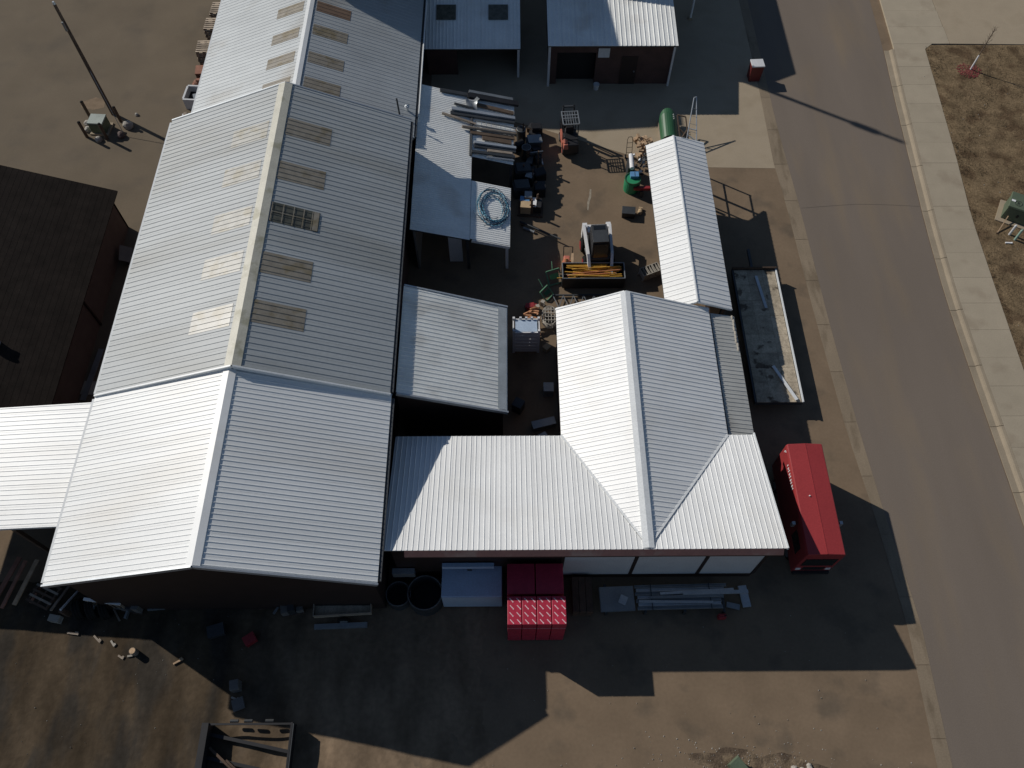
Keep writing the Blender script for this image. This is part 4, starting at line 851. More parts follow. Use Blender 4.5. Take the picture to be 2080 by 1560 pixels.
for sx in (-1, 1):
    a = MB().beam((sx*.68, 1.2, 1.45), (sx*.62, -.6, 1.25), .14, .2).beam((sx*.62, -.55, 1.3), (sx*.56, -1.35, .55), .14, .2).build('lift_arm', m_bob, t)
    MB().beam((sx*.66, .2, .8), (sx*.63, -.75, 1.1), .07).build('lift_cylinder', m_steel, a); MB().box(min(sx*.5, sx*.62), max(sx*.5, sx*.62), -1.5, -1.32, .25, .75).build('coupler', m_bob, a)
    MB().box(min(sx*.5, sx*.74), max(sx*.5, sx*.74), 1.05, 1.35, .6, 1.5).build('rear_tower', m_bob, t)
    for y in (-.45, .75): wheel(t, (sx*.72, y, .4), .4, .3, 'X', m_dred)
MB().tube((-.56, -1.38, .6), (.56, -1.38, .6), .05).build('cross_tube', m_galv, t)
# ---- black bin full of yellow poles
t = thing('pole_bin', 'black steel bin heaped with yellow and orange poles before the loader', 'bin', (4.95, 28.55, 0))
for y in (-.55, .55): MB().box(-1.75, 1.75, y-.03, y+.03, .1, .95).build('side', m_black, t)
for x in (-1.75, 1.75): MB().box(x-.03, x+.03, -.52, .52, .1, .95).build('end', m_black, t)
MB().box(-1.72, 1.72, -.52, .52, .1, .15).build('floor', m_black, t)
MB().path([(-1.75, -.55, .97), (1.75, -.55, .97), (1.75, .55, .97), (-1.75, .55, .97), (-1.75, -.55, .97)], .035).build('rim', m_steel, t)
for i in range(24):
    r_ = random.Random(i+11); L_ = r_.uniform(1.1, 1.6); y = -.45+.9*((i*7) % 24)/24; x = r_.uniform(-.5, .6); a = r_.uniform(-.17, .17)*(.5-abs(y))*2; z = .7+.012*i
    o = tag(MB().tube((-L_, -L_*a, 0), (L_ if L_+x < 1.6 else 1.6-x, L_*a, .02), .035, n=6).build('pole', (m_yellow, m_yellow, m_orange, m_tanwood)[r_.randrange(4)]), 'yellow or orange pole lying in the black bin', 'pole', 'poles in the black bin'); o.location = (4.95+x, 28.55+y, z)
t = thing('plate_compactor', 'orange and cream plate compactor beside the pole bin', 'compactor', (3.6, 29.55, 0), R(-4))
MB().cbox((0, 0, .1), (.7, .8, .2), taper=.9).build('base_plate', m_orange, t); MB().cbox((-.12, .05, .45), (.4, .6, .5), taper=.85).build('engine', m_pink, t, bevel=.04); MB().cbox((.22, .0, .5), (.14, .85, .6)).build('belt_guard', m_tanwood, t, bevel=.02)
MB().path([(-.3, .35, .5), (-.32, .75, .95), (.2, .75, .95), (.2, .35, .5)], .025).build('handle', m_black, t); MB().tube((-.15, -.2, .7), (-.15, -.05, .85), .12).build('fuel_tank', m_orange, t)
# ---- truss and odds beside the gable roof
t = thing('steel_truss', 'flat dark steel truss with zigzag webs lying by the gable end', 'truss', (4.7, 27.0, .1))
for y in (-.45, .45): MB().box(-2.1, 2.1, y-.04, y+.04, 0, .08).build('chord', m_dark, t)
for k in range(14): MB().beam((-2.05+k*.29, -.42 if k % 2 else .42, .05), (-1.76+k*.29, .42 if k % 2 else -.42, .05), .04).build('web', m_steel, t)
m_gframe = mat('worn_green_frame', (.12, .27, .16), .6, var=.3, scale=5)
for lb, x, y, a, sz in (('folded green steel frame by the pole bin', 2.75, 28.6, 20, 1.), ('green steel bracket frame beside the dark truss', 2.3, 27.5, 50, .8)):
    t = thing('folded_stand', lb, 'frame', (x, y, 0), R(a))
    MB().path([(-.4*sz, -.3*sz, .05), (.4*sz, -.3*sz, .05), (.4*sz, .3*sz, .6*sz), (-.4*sz, .3*sz, .6*sz), (-.4*sz, -.3*sz, .05)], .045).build('tube_frame', m_gframe, t); MB().cbox((0, 0, .4*sz), (.5*sz, .3*sz, .08), rx=.6).build('plate', m_green, t); MB().path([(0, .3, .6), (.1, .7, .9)], .03).build('strut', m_gframe, t)
for lb, x, y, a in (('pale concrete block on edge by the round grate', 1.75, 26.55, 15), ('second pale concrete block leaning by the green frame', 2.05, 26.85, 60)):
    t = thing('concrete_block', lb, 'block', (x, y, 0), R(a)); b = MB()
    for z0, z1 in ((0, .05), (.35, .4)): b.box(-.1, .1, -.1, .1, z0, z1)
    b.box(-.1, -.06, -.1, .1, .05, .35).box(.06, .1, -.1, .1, .05, .35); b.build('shell', m_block, t); MB().box(-.06, .06, -.1, .1, .18, .22).build('web', m_block, t)
t = thing('wire_feeder', 'stack of oval wire grates standing by the gable eave', 'grate', (2.4, 25.75, 0))
for k in range(4):
    pts = [(.42*math.cos(a), .62*math.sin(a), .25+.12*k) for a in [2*math.pi*i/24 for i in range(25)]]; MB().path(pts, .035, 5).build('hoop', m_block, t)
for x in (-.25, -.08, .08, .25): MB().box(x-.02, x+.02, -.5, .5, .62, .65).build('grate_bar', m_block, t)
for y in (-.35, -.12, .12, .35): MB().box(-.36, .36, y-.02, y+.02, .655, .68).build('grate_bar', m_block, t)
MB().pipe((0, 0), .3, .26, 0, .3).build('base_ring', m_dark, t)
t = thing('red_machine', 'small red engine on the ground by the concrete blocks', 'engine', (1.35, 26.6, 0), R(8)); MB().cbox((0, 0, .25), (.5, .35, .3)).build('block', m_dred, t, bevel=.04); MB().tube((-.3, 0, .3), (.35, 0, .3), .1).build('shaft_cover', m_dred, t); MB().box(-.3, .3, -.2, .2, 0, .1).build('skid', m_black, t)
t = thing('net_heap', 'crumpled orange netting spilling over the white crate', 'netting', (1.3, 25.2, 0))
for k in range(9):
    r_ = random.Random(k+70); x, y = r_.uniform(-.4, .4), -.6+.15*k; pts = [(x+.25*math.sin(i*1.3+k), y+.1*i*r_.uniform(.5, 1), .2+.12*k*.6+.15*abs(math.sin(i+k))) for i in range(7)]
    MB().path(pts, .05, 5).build('strand', m_net, t)
t = thing('white_crate', 'tall white slatted crate with corner posts in the alley', 'crate', (1.05, 24.15, 0))
for x in (-.66, .66):
    for y in (-.4, .4): MB().box(x-.06, x+.06, y-.06, y+.06, 0, 2.15).build('corner_post', m_bob, t)
for z in range(6):
    for y in (-.42, .42): MB().box(-.6, .6, y-.03, y+.03, .12+z*.32, .38+z*.32).build('side_board', m_bob, t)
    for x in (-.68, .68): MB().box(x-.03, x+.03, -.34, .34, .12+z*.32, .38+z*.32).build('end_board', m_bob, t)
MB().cbox((0, -.02, 1.98), (1.15, .7, .04), rx=.08).build('liner', m_wwrap, t)
for x in (-.3, .0, .3): MB().box(x-.06, x+.06, .36, .44, 2.04, 2.18).build('picket', m_bob, t)
for i, (x, y, sx, sy, sz, m_, lb) in enumerate(((2.2, 21.2, .5, .5, .6, m_steel, 'grey bin deep in the dark alley'), (1.9, 19.2, 1.2, .4, .4, m_steel, 'slanted grey channel deep in the dark alley'), (1.9, 18.2, .5, .7, .5, m_steel, 'bent grey bracket at the alley end'), (2.2, 23.9, .35, .3, .3, m_card, 'small tan carton by the gable eave'), (.6, 20.2, .5, .5, .7, m_dark, 'dark drum shaped box in the alley'))):
    t = thing('alley_box', lb, 'box', (x, y, 0), R(15*i)); MB().box(-sx/2, sx/2, -sy/2, sy/2, 0, sz).build('body', m_, t); MB().box(-sx/2-.015, sx/2+.015, -sy/2-.015, sy/2+.015, sz, sz+.03).build('lid', m_, t)
t = thing('block_pallet', 'pallet of hollow concrete blocks tipped by the narrow shed', 'blocks', (8.3, 29.0, 0), R(24))
for j in range(3):
    for k in range(2):
        b = MB(); x = -.4+j*.4; b.box(x-.18, x+.18, -.3, -.26, .1+k*.22, .3+k*.22).box(x-.18, x+.18, .26, .3, .1+k*.22, .3+k*.22)
        for d in (-.18, 0, .15): b.box(x+d, x+d+.03, -.26, .26, .1+k*.22, .3+k*.22)
        b.build('block', m_block, t)
for y in (-.25, .25): MB().box(-.65, .65, y-.05, y+.05, 0, .1).build('runner', m_wood, t)
t = thing('paper_sack', 'torn tan sack at the foot of the narrow shed', 'sack', (8.15, 33.7, 0), R(80)); MB().rock((0, 0, 0), (.5, .3, .22), 3).build('bag', m_card, t); MB().cbox((.25, 0, .12), (.1, .22, .1)).build('folded_end', m_card, t)
t = thing('wood_prop', 'pale leaning prop stick where shed and gable roof meet', 'stick', (8.1, 25.7, 0)); MB().beam((-.1, -.2, 0), (.25, .3, 1.4), .07).build('stick', m_wood, t); MB().beam((.2, .2, 1.1), (.5, .1, 1.2), .05).build('brace', m_wood, t)
# ---- north end of narrow shed
t = thing('split_tank', 'half round dark green tank standing on end by the narrow shed', 'tank', (10.5, 40.6, 0))
P = []; n_ = 14
for z, k in ((0, 1.), (.1, 1.), (1.3, 1.), (1.55, .9)):
    for rr in (.55, .5):
        for i in range(n_+1):
            a = math.pi*(-.05+1.1*i/n_); P.append((rr*math.cos(a)*k, -1.1+(1.9+.3*math.sin(a))*z/1.55+.0, .15+z*.2+rr*math.sin(a)*k))
W = n_+1
F = [(r*2*W+i, r*2*W+i+1, (r+1)*2*W+i+1, (r+1)*2*W+i) for r in range(3) for i in range(n_)]+[(r*2*W+W+i+1, r*2*W+W+i, (r+1)*2*W+W+i, (r+1)*2*W+W+i+1) for r in range(3) for i in range(n_)]
F += [(3*2*W+i, 3*2*W+i+1, 3*2*W+W+i+1, 3*2*W+W+i) for i in range(n_)]+[(i+1, i, W+i, W+i+1) for i in range(n_)]
MB().add(P, F).build('shell', m_green, t, smooth=False)
for k in range(3): MB().tube((.3, .2+k*.18, .85), (.31, .2+k*.18, .92), .03).build('bolt', m_lwhite, t)
for x in (-.52, .52): MB().box(x-.04, x+.04, -1.1, .9, 0, .2).build('skid', m_wood, t)
t = thing('wood_heap', 'heap of tan split firewood at the shed end', 'firewood', (8.8, 39.0, 0))
for k in range(34):
    r_ = random.Random(k+300); MB().cbox((r_.uniform(-.5, .5), r_.uniform(-.75, .75), .1+.55*r_.random()), (r_.uniform(.2, .4), r_.uniform(.12, .2), .12), rz=r_.uniform(0, 3), rx=r_.uniform(-.4, .4)).build('log_piece', m_tanwood, t)
t = thing('hand_truck', 'thin black hand truck standing by the firewood heap', 'hand truck', (7.8, 38.2, 0), R(4))
for x in (-.18, .18): MB().tube((x, 0, .1), (x*.95, .35, 1.25), .018).build('rail', m_black, t)
MB().path([(-.17, .35, 1.25), (-.1, .4, 1.42), (.1, .4, 1.42), (.17, .35, 1.25)], .018).build('handle', m_black, t)
for z in (.35, .7, 1.0): MB().tube((-.18, z*.28, z+.05), (.18, z*.28, z+.05), .014).build('cross_bar', m_black, t)
MB().box(-.2, .2, -.2, 0, .02, .05).build('toe_plate', m_black, t)
for x in (-.22, .22): wheel(t, (x, .05, .13), .13, .08, 'X')
t = thing('green_tank', 'bright green round tank with a blue lid pack beside the shed', 'tank', (7.75, 35.6, 0))
lathe(MB(), (0, 0, 0), [(.48, 0), (.5, .3), (.5, .7), (.48, .9)], 24).build('shell', m_green2, t); MB().cbox((.1, .2, 1.0), (.5, .4, .2)).build('blue_pack', m_blue, t)
MB().box(.1, .13, .02, .38, 1.1, 1.11).build('strap', m_dark, t); MB().pipe((0, 0), .5, .45, .88, .95).build('rim', m_green, t)
t = thing('white_tube', 'white plastic tube standing on the green tank side', 'tube', (7.75, 36.9, 0)); MB().tube((0, -.55, 1.0), (0, .5, 1.1), .14, n=12).build('tube', m_lwhite, t, smooth=False); MB().box(-.2, .2, -.4, .4, 0, .88).build('stand', m_dark, t)
t = thing('scrap_heap', 'heap of white and grey fittings under the shed eave', 'scrap', (8.4, 37.2, 0))
for k in range(26):
    r_ = random.Random(k+500); MB().cbox((r_.uniform(-.6, .5), r_.uniform(-.7, .6), r_.uniform(.1, .8)), (r_.uniform(.08, .3), r_.uniform(.06, .2), .1), rz=r_.uniform(0, 3), rx=r_.uniform(-1, 1)).build('fitting', r_.choice((m_lwhite, m_steel, m_dark, m_dark, m_black)), t)
t = thing('red_beam', 'dull red steel beam poking from under the narrow shed', 'beam', (8.3, 35.1, .5)); MB().box(-.5, .9, -.1, .1, 0, .2).build('beam', m_dred, t); MB().box(-.1, .1, -.2, .2, -.5, 0).build('trestle', m_dark, t)
# gate frames leaning at the street side
t = thing('gate_frame', 'pale tubular gate leaf leaning beyond the narrow shed', 'gate', (11.9, 39.7, 0), R(-8))
for p, q in (((-.35, -1.0, .1), (-.2, 1.6, 2.1)), ((.4, -1.2, .1), (-.05, 1.7, 2.1)), ((-.35, -1.0, .1), (.4, -1.2, .1)), ((-.3, .1, .95), (.2, .0, .95)), ((-.3, -.2, .7), (.3, -.5, .5)), ((-.2, 1.6, 2.1), (-.05, 1.7, 2.1))): MB().tube(p, q, .035).build('tube', m_galv, t)
for k in range(6): MB().tube((-.33+.02*k, -.8+.38*k, .3+.28*k), (.34-.06*k, -.95+.4*k, .3+.28*k), .012).build('wire', m_steel, t)
t = thing('gate_frame', 'brown angle iron gate frame leaning against the pale gate leaf', 'gate', (11.45, 39.6, 0), R(4))
for p, q in (((-.3, -1, .1), (-.4, 1.2, 1.2)), ((.2, -1, .1), (.1, 1.0, 1.2)), ((-.3, -.2, .5), (.15, .3, .8)), ((-.35, .4, .8), (.15, -.1, .5)), ((-.4, 1.2, 1.2), (.1, 1.0, 1.2))): MB().beam(p, q, .07).build('angle', m_pole, t)
# tall open fence on the street side of the shed: its shadow lies across the pavement
t = thing('street_fence', 'tall sliding gate of thin posts and rails beside the narrow shed', 'fence', (11.95, 34.6, 0))
for y in (-2.4, 0, 2.4): MB().beam((-.1, y, 0), (-.1, y, 2.5), .08).build('post', m_pole, t)
for z in (1.3, 2.45): MB().beam((-.1, -2.4, z), (-.1, 2.4, z), .06).build('rail', m_pole, t)
MB().beam((-.1, -2.4, 1.35), (-.1, 0, 2.4), .04).build('brace', m_pole, t)
# bins by the brick shed, white post, tall mast
t = thing('red_bin', 'red waste bin with white lid at the shaded driveway corner', 'bin', (16.85, 45.6, 0), R(3))
MB().cbox((0, 0, .6), (.75, .65, 1.2), taper=1.08).build('body', mat('shade_darkened_red', (.13, .022, .02), .5), t, bevel=.03); MB().cbox((0, 0, 1.24), (.86, .76, .08)).build('lid', m_wallw, t, bevel=.02)  # red body darkened: shade of the driveway corner put into its colour
for x in (-.3, .3): wheel(t, (x, .36, .1), .1, .06, 'X')
t = thing('bucket', 'small pale bucket before the brick shed door', 'bucket', (6.1, 44.6, 0)); lathe(MB(), (0, 0, 0), [(.16, 0), (.2, .4)], 14).build('pail', m_wallw, t); MB().torus((0, 0, .4), .2, .015).build('rim', m_galv, t)
t = thing('white_post', 'thin white post behind the brick shed corner', 'post', (13.3, 51.9, 0)); MB().tube((0, 0, 0), (0, 0, 4.2), .08).build('shaft', m_trim, t); MB().box(-.15, .15, -.15, .15, 0, .12).build('footing', m_conc, t)
t = thing('utility_mast', 'tall timber mast beyond the far sheds', 'mast', (1.0, 54.6, 0)); MB().tube((0, 0, 0), (0, 0, 18.9), .2, .13, 10).build('pole', m_pole, t); MB().tube((-.35, .2, 17.0), (-.35, .2, 18.0), .25, n=10).build('transformer', m_steel, t)

# ================================================================== LEFT LOT
t = thing('utility_pole', 'tall bare timber pole among boulders on the empty lot', 'pole', (-25.77, 42.3, 0))
MB().tube((0, 0, 0), (0, 0, 8.05), .13, .09, 12).build('shaft', m_pole, t); MB().tube((0, 0, 8.05), (0, 0, 8.2), .1, .06, 10).build('cap', m_galv, t)
MB().box(-.05, .05, -.22, -.14, 6.4, 7.0).build('bracket', m_steel, t); MB().path([(.1, -.1, 7.0), (.2, -.2, 6.6), (.12, -.12, 6.2)], .02).build('cable_loop', m_black, t)
MB().tube((.05, -.1, 3.5), (1.25, -2.05, .05), .018).build('guy_wire', m_steel, t)
t = thing('pad_transformer', 'green pad transformer box below the timber pole', 'transformer', (-26.15, 40.9, 0), R(-4)); t.scale = (.8, .8, .8)
MB().box(-.75, .75, -.7, .7, 0, .12).build('pad', m_conc, t); MB().box(-.6, .6, -.55, .5, .12, 1.05).build('cabinet', m_xgreen, t, bevel=.03); MB().cbox((0, -.02, 1.09), (1.26, 1.12, .09), taper=.96).build('lid', mat('pale_utility_green', (.32, .36, .32), .5), t)
d = MB().box(-.5, .5, -.57, -.55, .2, .95).build('door', m_xgreen, t); MB().box(.3, .36, -.6, -.57, .5, .62).build('handle', m_black, d)
for i, (x, y, h_, lb) in enumerate(((-27.2, 42.0, 1.3, 'brown guard post behind the pad transformer'), (-26.95, 40.2, 1.25, 'brown guard post at the outer corner of the pad transformer'), (-25.6, 40.0, 1.3, 'brown guard post between transformer and hall'), (-25.1, 41.6, 1.2, 'brown guard post at the foot of the timber pole'))):
    t = thing('guard_post', lb, 'bollard', (x, y, 0)); MB().tube((0, 0, 0), (0, 0, h_), .1, n=10).build('post', m_pole, t); MB().tube((0, 0, h_), (0, 0, h_+.04), .1, .06, 10).build('cap', m_rubber, t)
for i, (x, y, d, m_, lb) in enumerate(((-27.1, 41.3, .6, m_rock, 'pale boulder beside the outer guard posts'), (-27.0, 40.8, .5, m_rock, 'small pale boulder at the transformer corner'), (-26.4, 41.95, .35, m_rock, 'small round stone behind the transformer'), (-24.45, 41.1, .75, m_rock, 'large grey boulder on the hall side of the pole'), (-26.1, 39.9, .5, m_rock, 'low grey boulder in front of the transformer'), (-24.75, 40.25, .6, m_hwall, 'reddish boulder by the guy wire foot'), (-24.2, 42.2, .3, m_rock, 'little flat stone on the lot near the pole'))):
    o = tag(MB().rock((0, 0, -.05), (d, d*.85, d*.7), i+20).build('boulder', m_, smooth=False), lb, 'boulder'); o.location = (x, y, 0); o.rotation_euler[2] = i
# pallets stacked along the far hall
def pallet(parent_label, loc, rz, group=None, m=mat('pallet_wood', (.46, .38, .29), .85, var=.2, scale=3, rand=.2), sx=1.15, sy=1.0):
    t = thing('pallet', parent_label, 'pallet', loc, rz, group)
    for j in (-1, 0, 1): MB().box(-sx/2, sx/2, j*(sy/2-.05)-.045, j*(sy/2-.05)+.045, .02, .11).build('runner', m_dwood, t)
    for j in range(6): MB().box(-sx/2+j*(sx-.11)/5, -sx/2+j*(sx-.11)/5+.11, -sy/2, sy/2, .11, .132).build('slat', m, t)
    for j in (0, 5): MB().box(-sx/2+j*(sx-.11)/5, -sx/2+j*(sx-.11)/5+.11, -sy/2, sy/2, 0, .02).build('bottom_slat', m, t)
    return t
for (x, y, n, rz, nm) in ((-20.2, 51.7, 8, 90, 'furthest stack'), (-20.15, 49.6, 10, 90, 'middle stack'), (-20.2, 47.1, 11, 90, 'tallest stack')):
    pr_ = None
    for k in range(n):
        lb = 'wooden pallet in the %s beside the far hall' % nm; gp = 'pallets in the '+nm
        if pr_ is None: pr_ = pallet(lb, (x, y, .01+k*.135), R(rz), gp); o = pr_
        else: o = copy_tree(pr_)
        place(o, (x+rnd.uniform(-.04, .04), y+rnd.uniform(-.04, .04), .01+k*.136), R(rz+rnd.uniform(-3, 3)), 'topmost sunlit pallet of the %s beside the far hall' % nm if k == n-1 else '%s pallet up from the ground in the %s by the far hall' % (ORD[k], nm))
        if k == n-1: o['group'] = 'topmost pallets'
t = thing('dark_crate', 'dark wooden box standing by the far hall eave', 'crate', (-20.3, 45.6, 0), R(5)); MB().box(-.4, .4, -.4, .4, 0, .8).build('body', m_dwood, t); MB().box(-.42, .42, -.42, .42, .8, .85).build('lid', m_redwood, t)
t = thing('firewood_sack', 'reddish bulging sack by the far hall eave', 'sack', (-20.5, 44.7, 0)); MB().rock((0, 0, 0), (.9, .7, .7), 9).build('bag', m_redwood, t); MB().cbox((.1, 0, .72), (.3, .2, .14)).build('neck', m_redwood, t)
t = thing('parts_bin', 'white rimmed bin of grey parts at the far hall corner', 'bin', (-20.3, 43.4, 0), R(-4))
for y in (-.65, .65): MB().box(-.7, .7, y-.06, y+.06, 0, .8).build('side', m_wallw, t)
for x in (-.7, .7): MB().box(x-.06, x+.06, -.59, .59, 0, .8).build('end', m_wallw, t)
MB().box(-.64, .64, -.59, .59, .3, .34).build('floor', m_black, t); MB().cbox((.1, -.1, .5), (.6, .5, .3), rz=.4).build('parts', m_steel, t)
t = thing('kerb_board', 'pale board on the lot at the far hall corner', 'board', (-20.4, 42.2, 0), R(6)); MB().box(-.8, .8, -.12, .12, 0, .08).build('plank', m_wallw, t); MB().box(-.7, -.5, -.2, .2, .08, .14).build('cleat', m_wood, t)
sheet('worn_patch', [(-28.2, 43.4), (-27.3, 43.9), (-26.6, 43.6), (-26.5, 42.9), (-27.2, 42.7), (-28.0, 42.9)], .0085, mat('sandy_patch', (.23, .17, .115), .95, var=.2, scale=2, spec=.1))
# things in the gap beside the dark house
t = thing('gap_sheet', 'dim pale panel leaning in the gap by the dark house wall', 'panel', (-22.0, 30.2, 0), R(10)); MB().cbox((0, 0, .55), (.7, 1.1, .05), ry=.6).build('panel', m_grwall, t); MB().box(-.1, .3, -.4, .4, 0, .3).build('block', m_dark, t)
t = thing('gap_sheet', 'long dim pale strip lying in the gap by the dark house', 'strip', (-22.2, 22.4, 0), R(-4)); MB().box(-.15, .15, -1.6, 1.6, .05, .12).build('strip', m_steel, t); MB().box(-.3, .4, -1.2, -.4, 0, .05).build('sheet', m_block, t)

# ================================================================== STREET SIDE, FAR VERGE
t = thing('young_tree', 'bare young tree with white trunk guard in red mulch', 'tree', (31.83, 46.27, .13))
tr = MB(); top = Vector((.12, .1, 3.1)); tr.path([(0, 0, 0), (.03, .02, 1.0), (.06, .06, 2.0), tuple(top)], .03).build('trunk', m_bark, t)
MB().tube((0, 0, .05), (.03, .02, 1.15), .055, .05, 10).build('trunk_guard', m_lwhite, t)
b = MB()
for k in range(16):
    r_ = random.Random(k+900); z = 1.5+1.7*k/16; a = k*2.4; L_ = .5-.02*k; p = Vector((.05+.02*z, .03*z, z)); q = p+Vector((math.cos(a)*L_*.5, math.sin(a)*L_*.5, L_)); b.tube(p, q, .012, .006, 5)
    for m2 in range(2): c2 = p.lerp(q, .5+.2*m2); b.tube(c2, c2+Vector((math.cos(a+1.2*(m2*2-1))*.18, math.sin(a+1.2*(m2*2-1))*.18, .22)), .007, .003, 4)
b.build('crown', m_bark, t)['kind'] = 'stuff'
P = []; b = MB()
for k in range(260):
    r_ = random.Random(k+2000); a = r_.uniform(0, 6.28); d = .75*r_.random()**.7; x, y = 31.7+d*math.cos(a)*1.1, 46.15+d*math.sin(a)
    b.cbox((x, y, .155), (.1, .05, .03), rz=r_.uniform(0, 3), rx=r_.uniform(-.5, .5))
tag(b.build('mulch', m_mulch), 'red wood mulch strewn round the young tree', 'mulch', kind='stuff')
t = thing('pad_transformer', 'green pad transformer with round mark on the dry verge', 'transformer', (30.75, 33.2, .12), R(-28))
MB().box(-1.0, 1.0, -.9, .9, -.05, .1).build('pad', m_conc, t); MB().box(-.75, .75, -.6, .6, .1, 1.1).build('cabinet', m_xgreen, t, bevel=.03); MB().cbox((0, -.03, 1.15), (1.6, 1.32, .1), taper=.96).build('lid', m_xgreen, t)
d = MB().box(-.65, .65, -.62, -.6, .18, 1.02).build('door', m_xgreen, t); MB().box(-.06, .06, -.65, -.62, .5, .7).build('latch', m_black, d)
MB().box(-.72, -.5, -.2, -.05, 1.2, 1.206).build('sticker', m_lwhite, t)
b = MB().torus((-.3, -.25, 1.205), .2, .015, 'Z', 24, 6).box(-.37, -.34, -.36, -.14, 1.2, 1.21).box(-.34, -.26, -.17, -.14, 1.2, 1.21).box(-.34, -.26, -.26, -.23, 1.2, 1.21).box(-.27, -.24, -.23, -.17, 1.2, 1.21).cbox((-.28, -.31, 1.205), (.03, .13, .01), rz=.5)
b.build('round_mark', m_black, t)['kind'] = 'stuff'
for lb, x, y, h_, m_ in (('pale green marker post before the verge transformer', 30.0, 31.75, .75, m_wallw), ('green capped marker post beside the pale one', 30.2, 31.35, .8, mat('mint_plastic', (.3, .45, .38), .5))):
    t = thing('marker_post', lb, 'marker', (x, y, .12)); MB().tube((0, 0, 0), (.02, .05, h_), .07, n=10).build('post', m_, t); MB().tube((.02, .05, h_), (.02, .05, h_+.08), .07, .04, 10).build('cap', m_, t)
t = thing('ground_rod', 'thin tan angle lying on the verge from the transformer', 'rod', (29.4, 32.0, .16), R(52)); MB().beam((-.2, 0, 0), (1.5, 0, .5), .05).build('rod', m_tanwood, t); MB().box(-.24, -.16, -.04, .04, -.04, .06).build('end_clip', m_dwood, t)
t = thing('white_stake', 'short white stake lying on the dry verge', 'stake', (29.75, 31.1, .16), R(-3)); MB().box(-.2, .2, -.04, .04, 0, .05).build('stake', m_lwhite, t); MB().box(.16, .2, -.05, .05, .05, .06).build('tip', m_lwhite, t)
# dry grass on the verge, pebbles and litter on the ground
b = MB(); r_ = random.Random(77); P = []; F = []
for k in range(9000):
    y = r_.uniform(13, 48.6); x0 = interp(WO, y)+.05; x = x0+(r_.random()**1.3)*8
    if r_.random() > .45+.55*fract_noise(x*1.5, y*1.5, 5)*1.6: continue
    for q in range(3):
        a = r_.uniform(0, 6.28); h_ = r_.uniform(.05, .13); d = r_.uniform(.03, .12); xx, yy2 = x+r_.uniform(-.08, .08), y+r_.uniform(-.08, .08); n0 = len(P)
        P += [(xx-.012, yy2, .1), (xx+.012, yy2, .1), (xx+d*math.cos(a), yy2+d*math.sin(a), .14+h_)]; F.append((n0, n0+1, n0+2))
me = bpy.data.meshes.new('dry_grass'); me.from_pydata(P, [], F); me.materials.append(m_tuft); o = bpy.data.objects.new('dry_grass', me); COL.objects.link(o)
tag(o, 'sparse dry grass tufts on the verge beyond the sidewalk', 'grass', kind='stuff')
b = MB(); r_ = random.Random(31)
def speck(x, y, z, d):
    a = r_.uniform(0, 6.28); c, s2 = math.cos(a)*d, math.sin(a)*d; b.add([(x+c, y+s2, z-.01), (x-s2, y+c, z-.01), (x-c*.8, y-s2*.7, z-.01), (x+s2, y-c, z-.01), (x, y, z+d*.7)], [(0, 1, 4), (1, 2, 4), (2, 3, 4), (3, 0, 4)])
for k in range(230): speck(r_.gauss(9.8, 2.2), r_.gauss(3.2, .6), .005, r_.uniform(.015, .05))
for k in range(160): speck(r_.uniform(-24, 18), r_.uniform(2, 9.5), .03 if r_.random() < .5 else .0, r_.uniform(.01, .035))
for k in range(45): speck(r_.uniform(-22, -11), r_.uniform(2, 9.6), .07, r_.uniform(.012, .035))
for k in range(90): speck(r_.uniform(2, 9), r_.uniform(25, 40), .0, r_.uniform(.01, .035))
for k in range(60): speck(r_.uniform(28.5, 35), r_.uniform(15, 48), .15, r_.uniform(.02, .05))
tag(b.build('gravel', m_stone), 'scattered pale pebbles and bits of litter on the ground', 'gravel', kind='stuff')
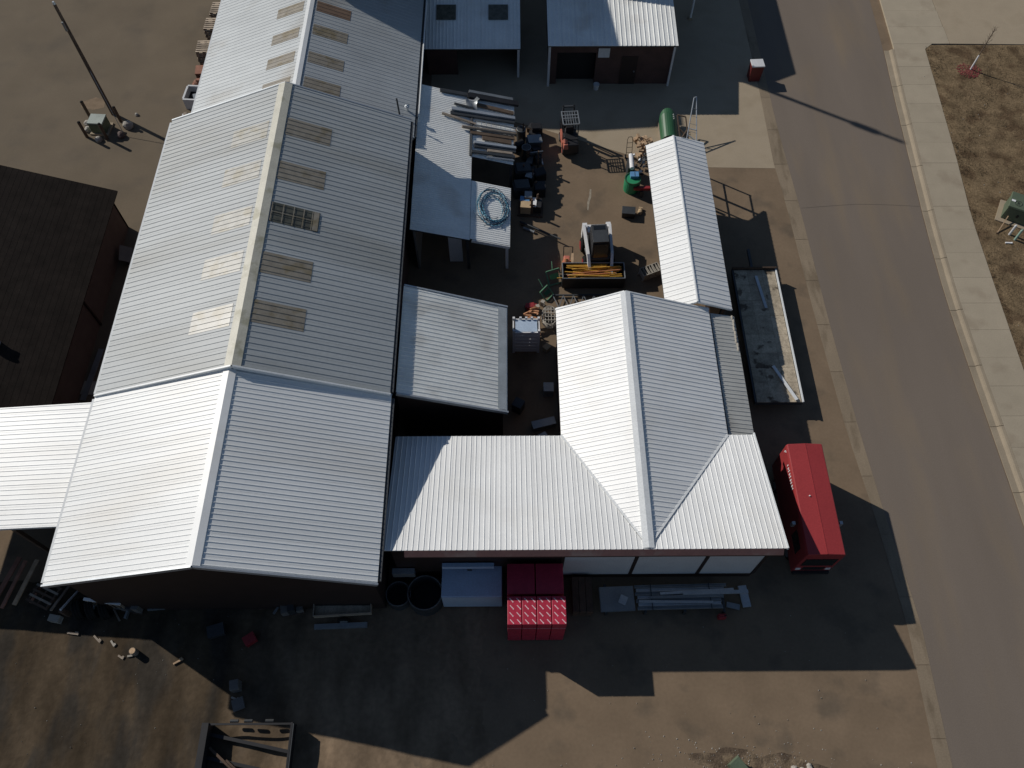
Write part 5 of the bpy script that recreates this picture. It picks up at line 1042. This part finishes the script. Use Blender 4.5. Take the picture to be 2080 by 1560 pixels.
# worn soil at the roadside heap and a chalky streak in the yard
def blotch(name, c, rx, ry, z, m, sd):
    pts = []
    for i in range(40):
        a = 2*math.pi*i/40; k = 1+.22*math.sin(3*a+sd)+.15*math.sin(7*a+sd*2)+.08*math.sin(13*a+sd); pts.append((c[0]+rx*k*math.cos(a), c[1]+ry*k*math.sin(a)))
    return sheet(name, pts, z, m)
blotch('soil_patch', (10.2, 3.0), 2.4, .75, .0045, mat('dark_loose_soil', (.12, .088, .062), .95, var=.4, scale=2.5, fine=.3, bump=.6, bscale=12, spec=.05, stain=m_yard and (.2, .15, .1), sscale=1.4, sthr=.48, swid=.15), 1.)
sheet('chalk_streak', [(4.95, 33.9), (5.03, 33.9), (5.12, 34.5), (5.25, 34.95), (5.3, 35.6), (5.2, 35.6), (5.12, 35.0), (4.98, 34.5)], .0045, mat('chalk_dust', (.3, .26, .2), .95, var=.3, scale=5))

# ---- more dark stock in the junk row and along the bright hall
for i in range(16):
    r_ = random.Random(i+4000); x, y = r_.uniform(.8, 2.2), 34.4+i*.42; sx, sy, sz = r_.uniform(.3, .8), r_.uniform(.3, .7), r_.uniform(.25, .8)
    t = thing('junk_box', 'black battered box heaped in the junk row beside the lean-to', 'box', (x, y, 0), r_.uniform(0, 3), 'boxes in the junk row')
    MB().box(-sx/2, sx/2, -sy/2, sy/2, 0, sz).build('body', m_black if i % 3 else m_dwood, t); MB().cbox((.04, .02, sz+.03), (sx*.95, sy*.9, .04), rx=r_.uniform(-.2, .2)).build('lid', m_black if i % 4 else m_steel, t)
for i, x in enumerate((-19.5, -18.9, -18.3)):
    t = thing('hose_roll', 'black rolled hose standing at the bright hall corner', 'roll', (x, 9.75, 0), R(20), 'hose rolls at the hall corner')
    for k in range(3): MB().torus((-.12+k*.12, 0, .5), .42, .07, 'X', 18, 6).build('coil', m_rubber, t, smooth=True)
t = thing('pale_pole', 'thin pale pole propped at the bright hall corner', 'pole', (-20.0, 10.2, 0), R(-12)); MB().tube((0, .7, .1), (0, -.6, .9), .05).build('shaft', m_wallw, t); MB().box(-.1, .1, -.7, -.5, 0, .85).build('prop', m_dwood, t)
for i, (x, y) in enumerate(((-17.2, 10.1), (-15.6, 10.35), (-13.9, 10.4), (-11.0, 10.3), (-9.9, 9.95))):
    t = thing('stock_pallet', 'dark pallet load %s along the front wall of the bright hall' % ('by the hose rolls', 'behind the long grey beam', 'by the tin sheet', 'between tin sheet and ladder', 'next to the small trailer')[i], 'pallet load', (x, y, 0), R(5*i-8))
    for j in (-.4, 0, .4): MB().box(-.5, .5, j-.05, j+.05, 0, .1).build('runner', m_dwood, t)
    for j in range(3): MB().box(-.48+j*.33, -.18+j*.33, -.4, .4, .1, .45+.15*((i+j) % 3)).build('carton', m_dark if (i+j) % 2 else m_grwall, t)
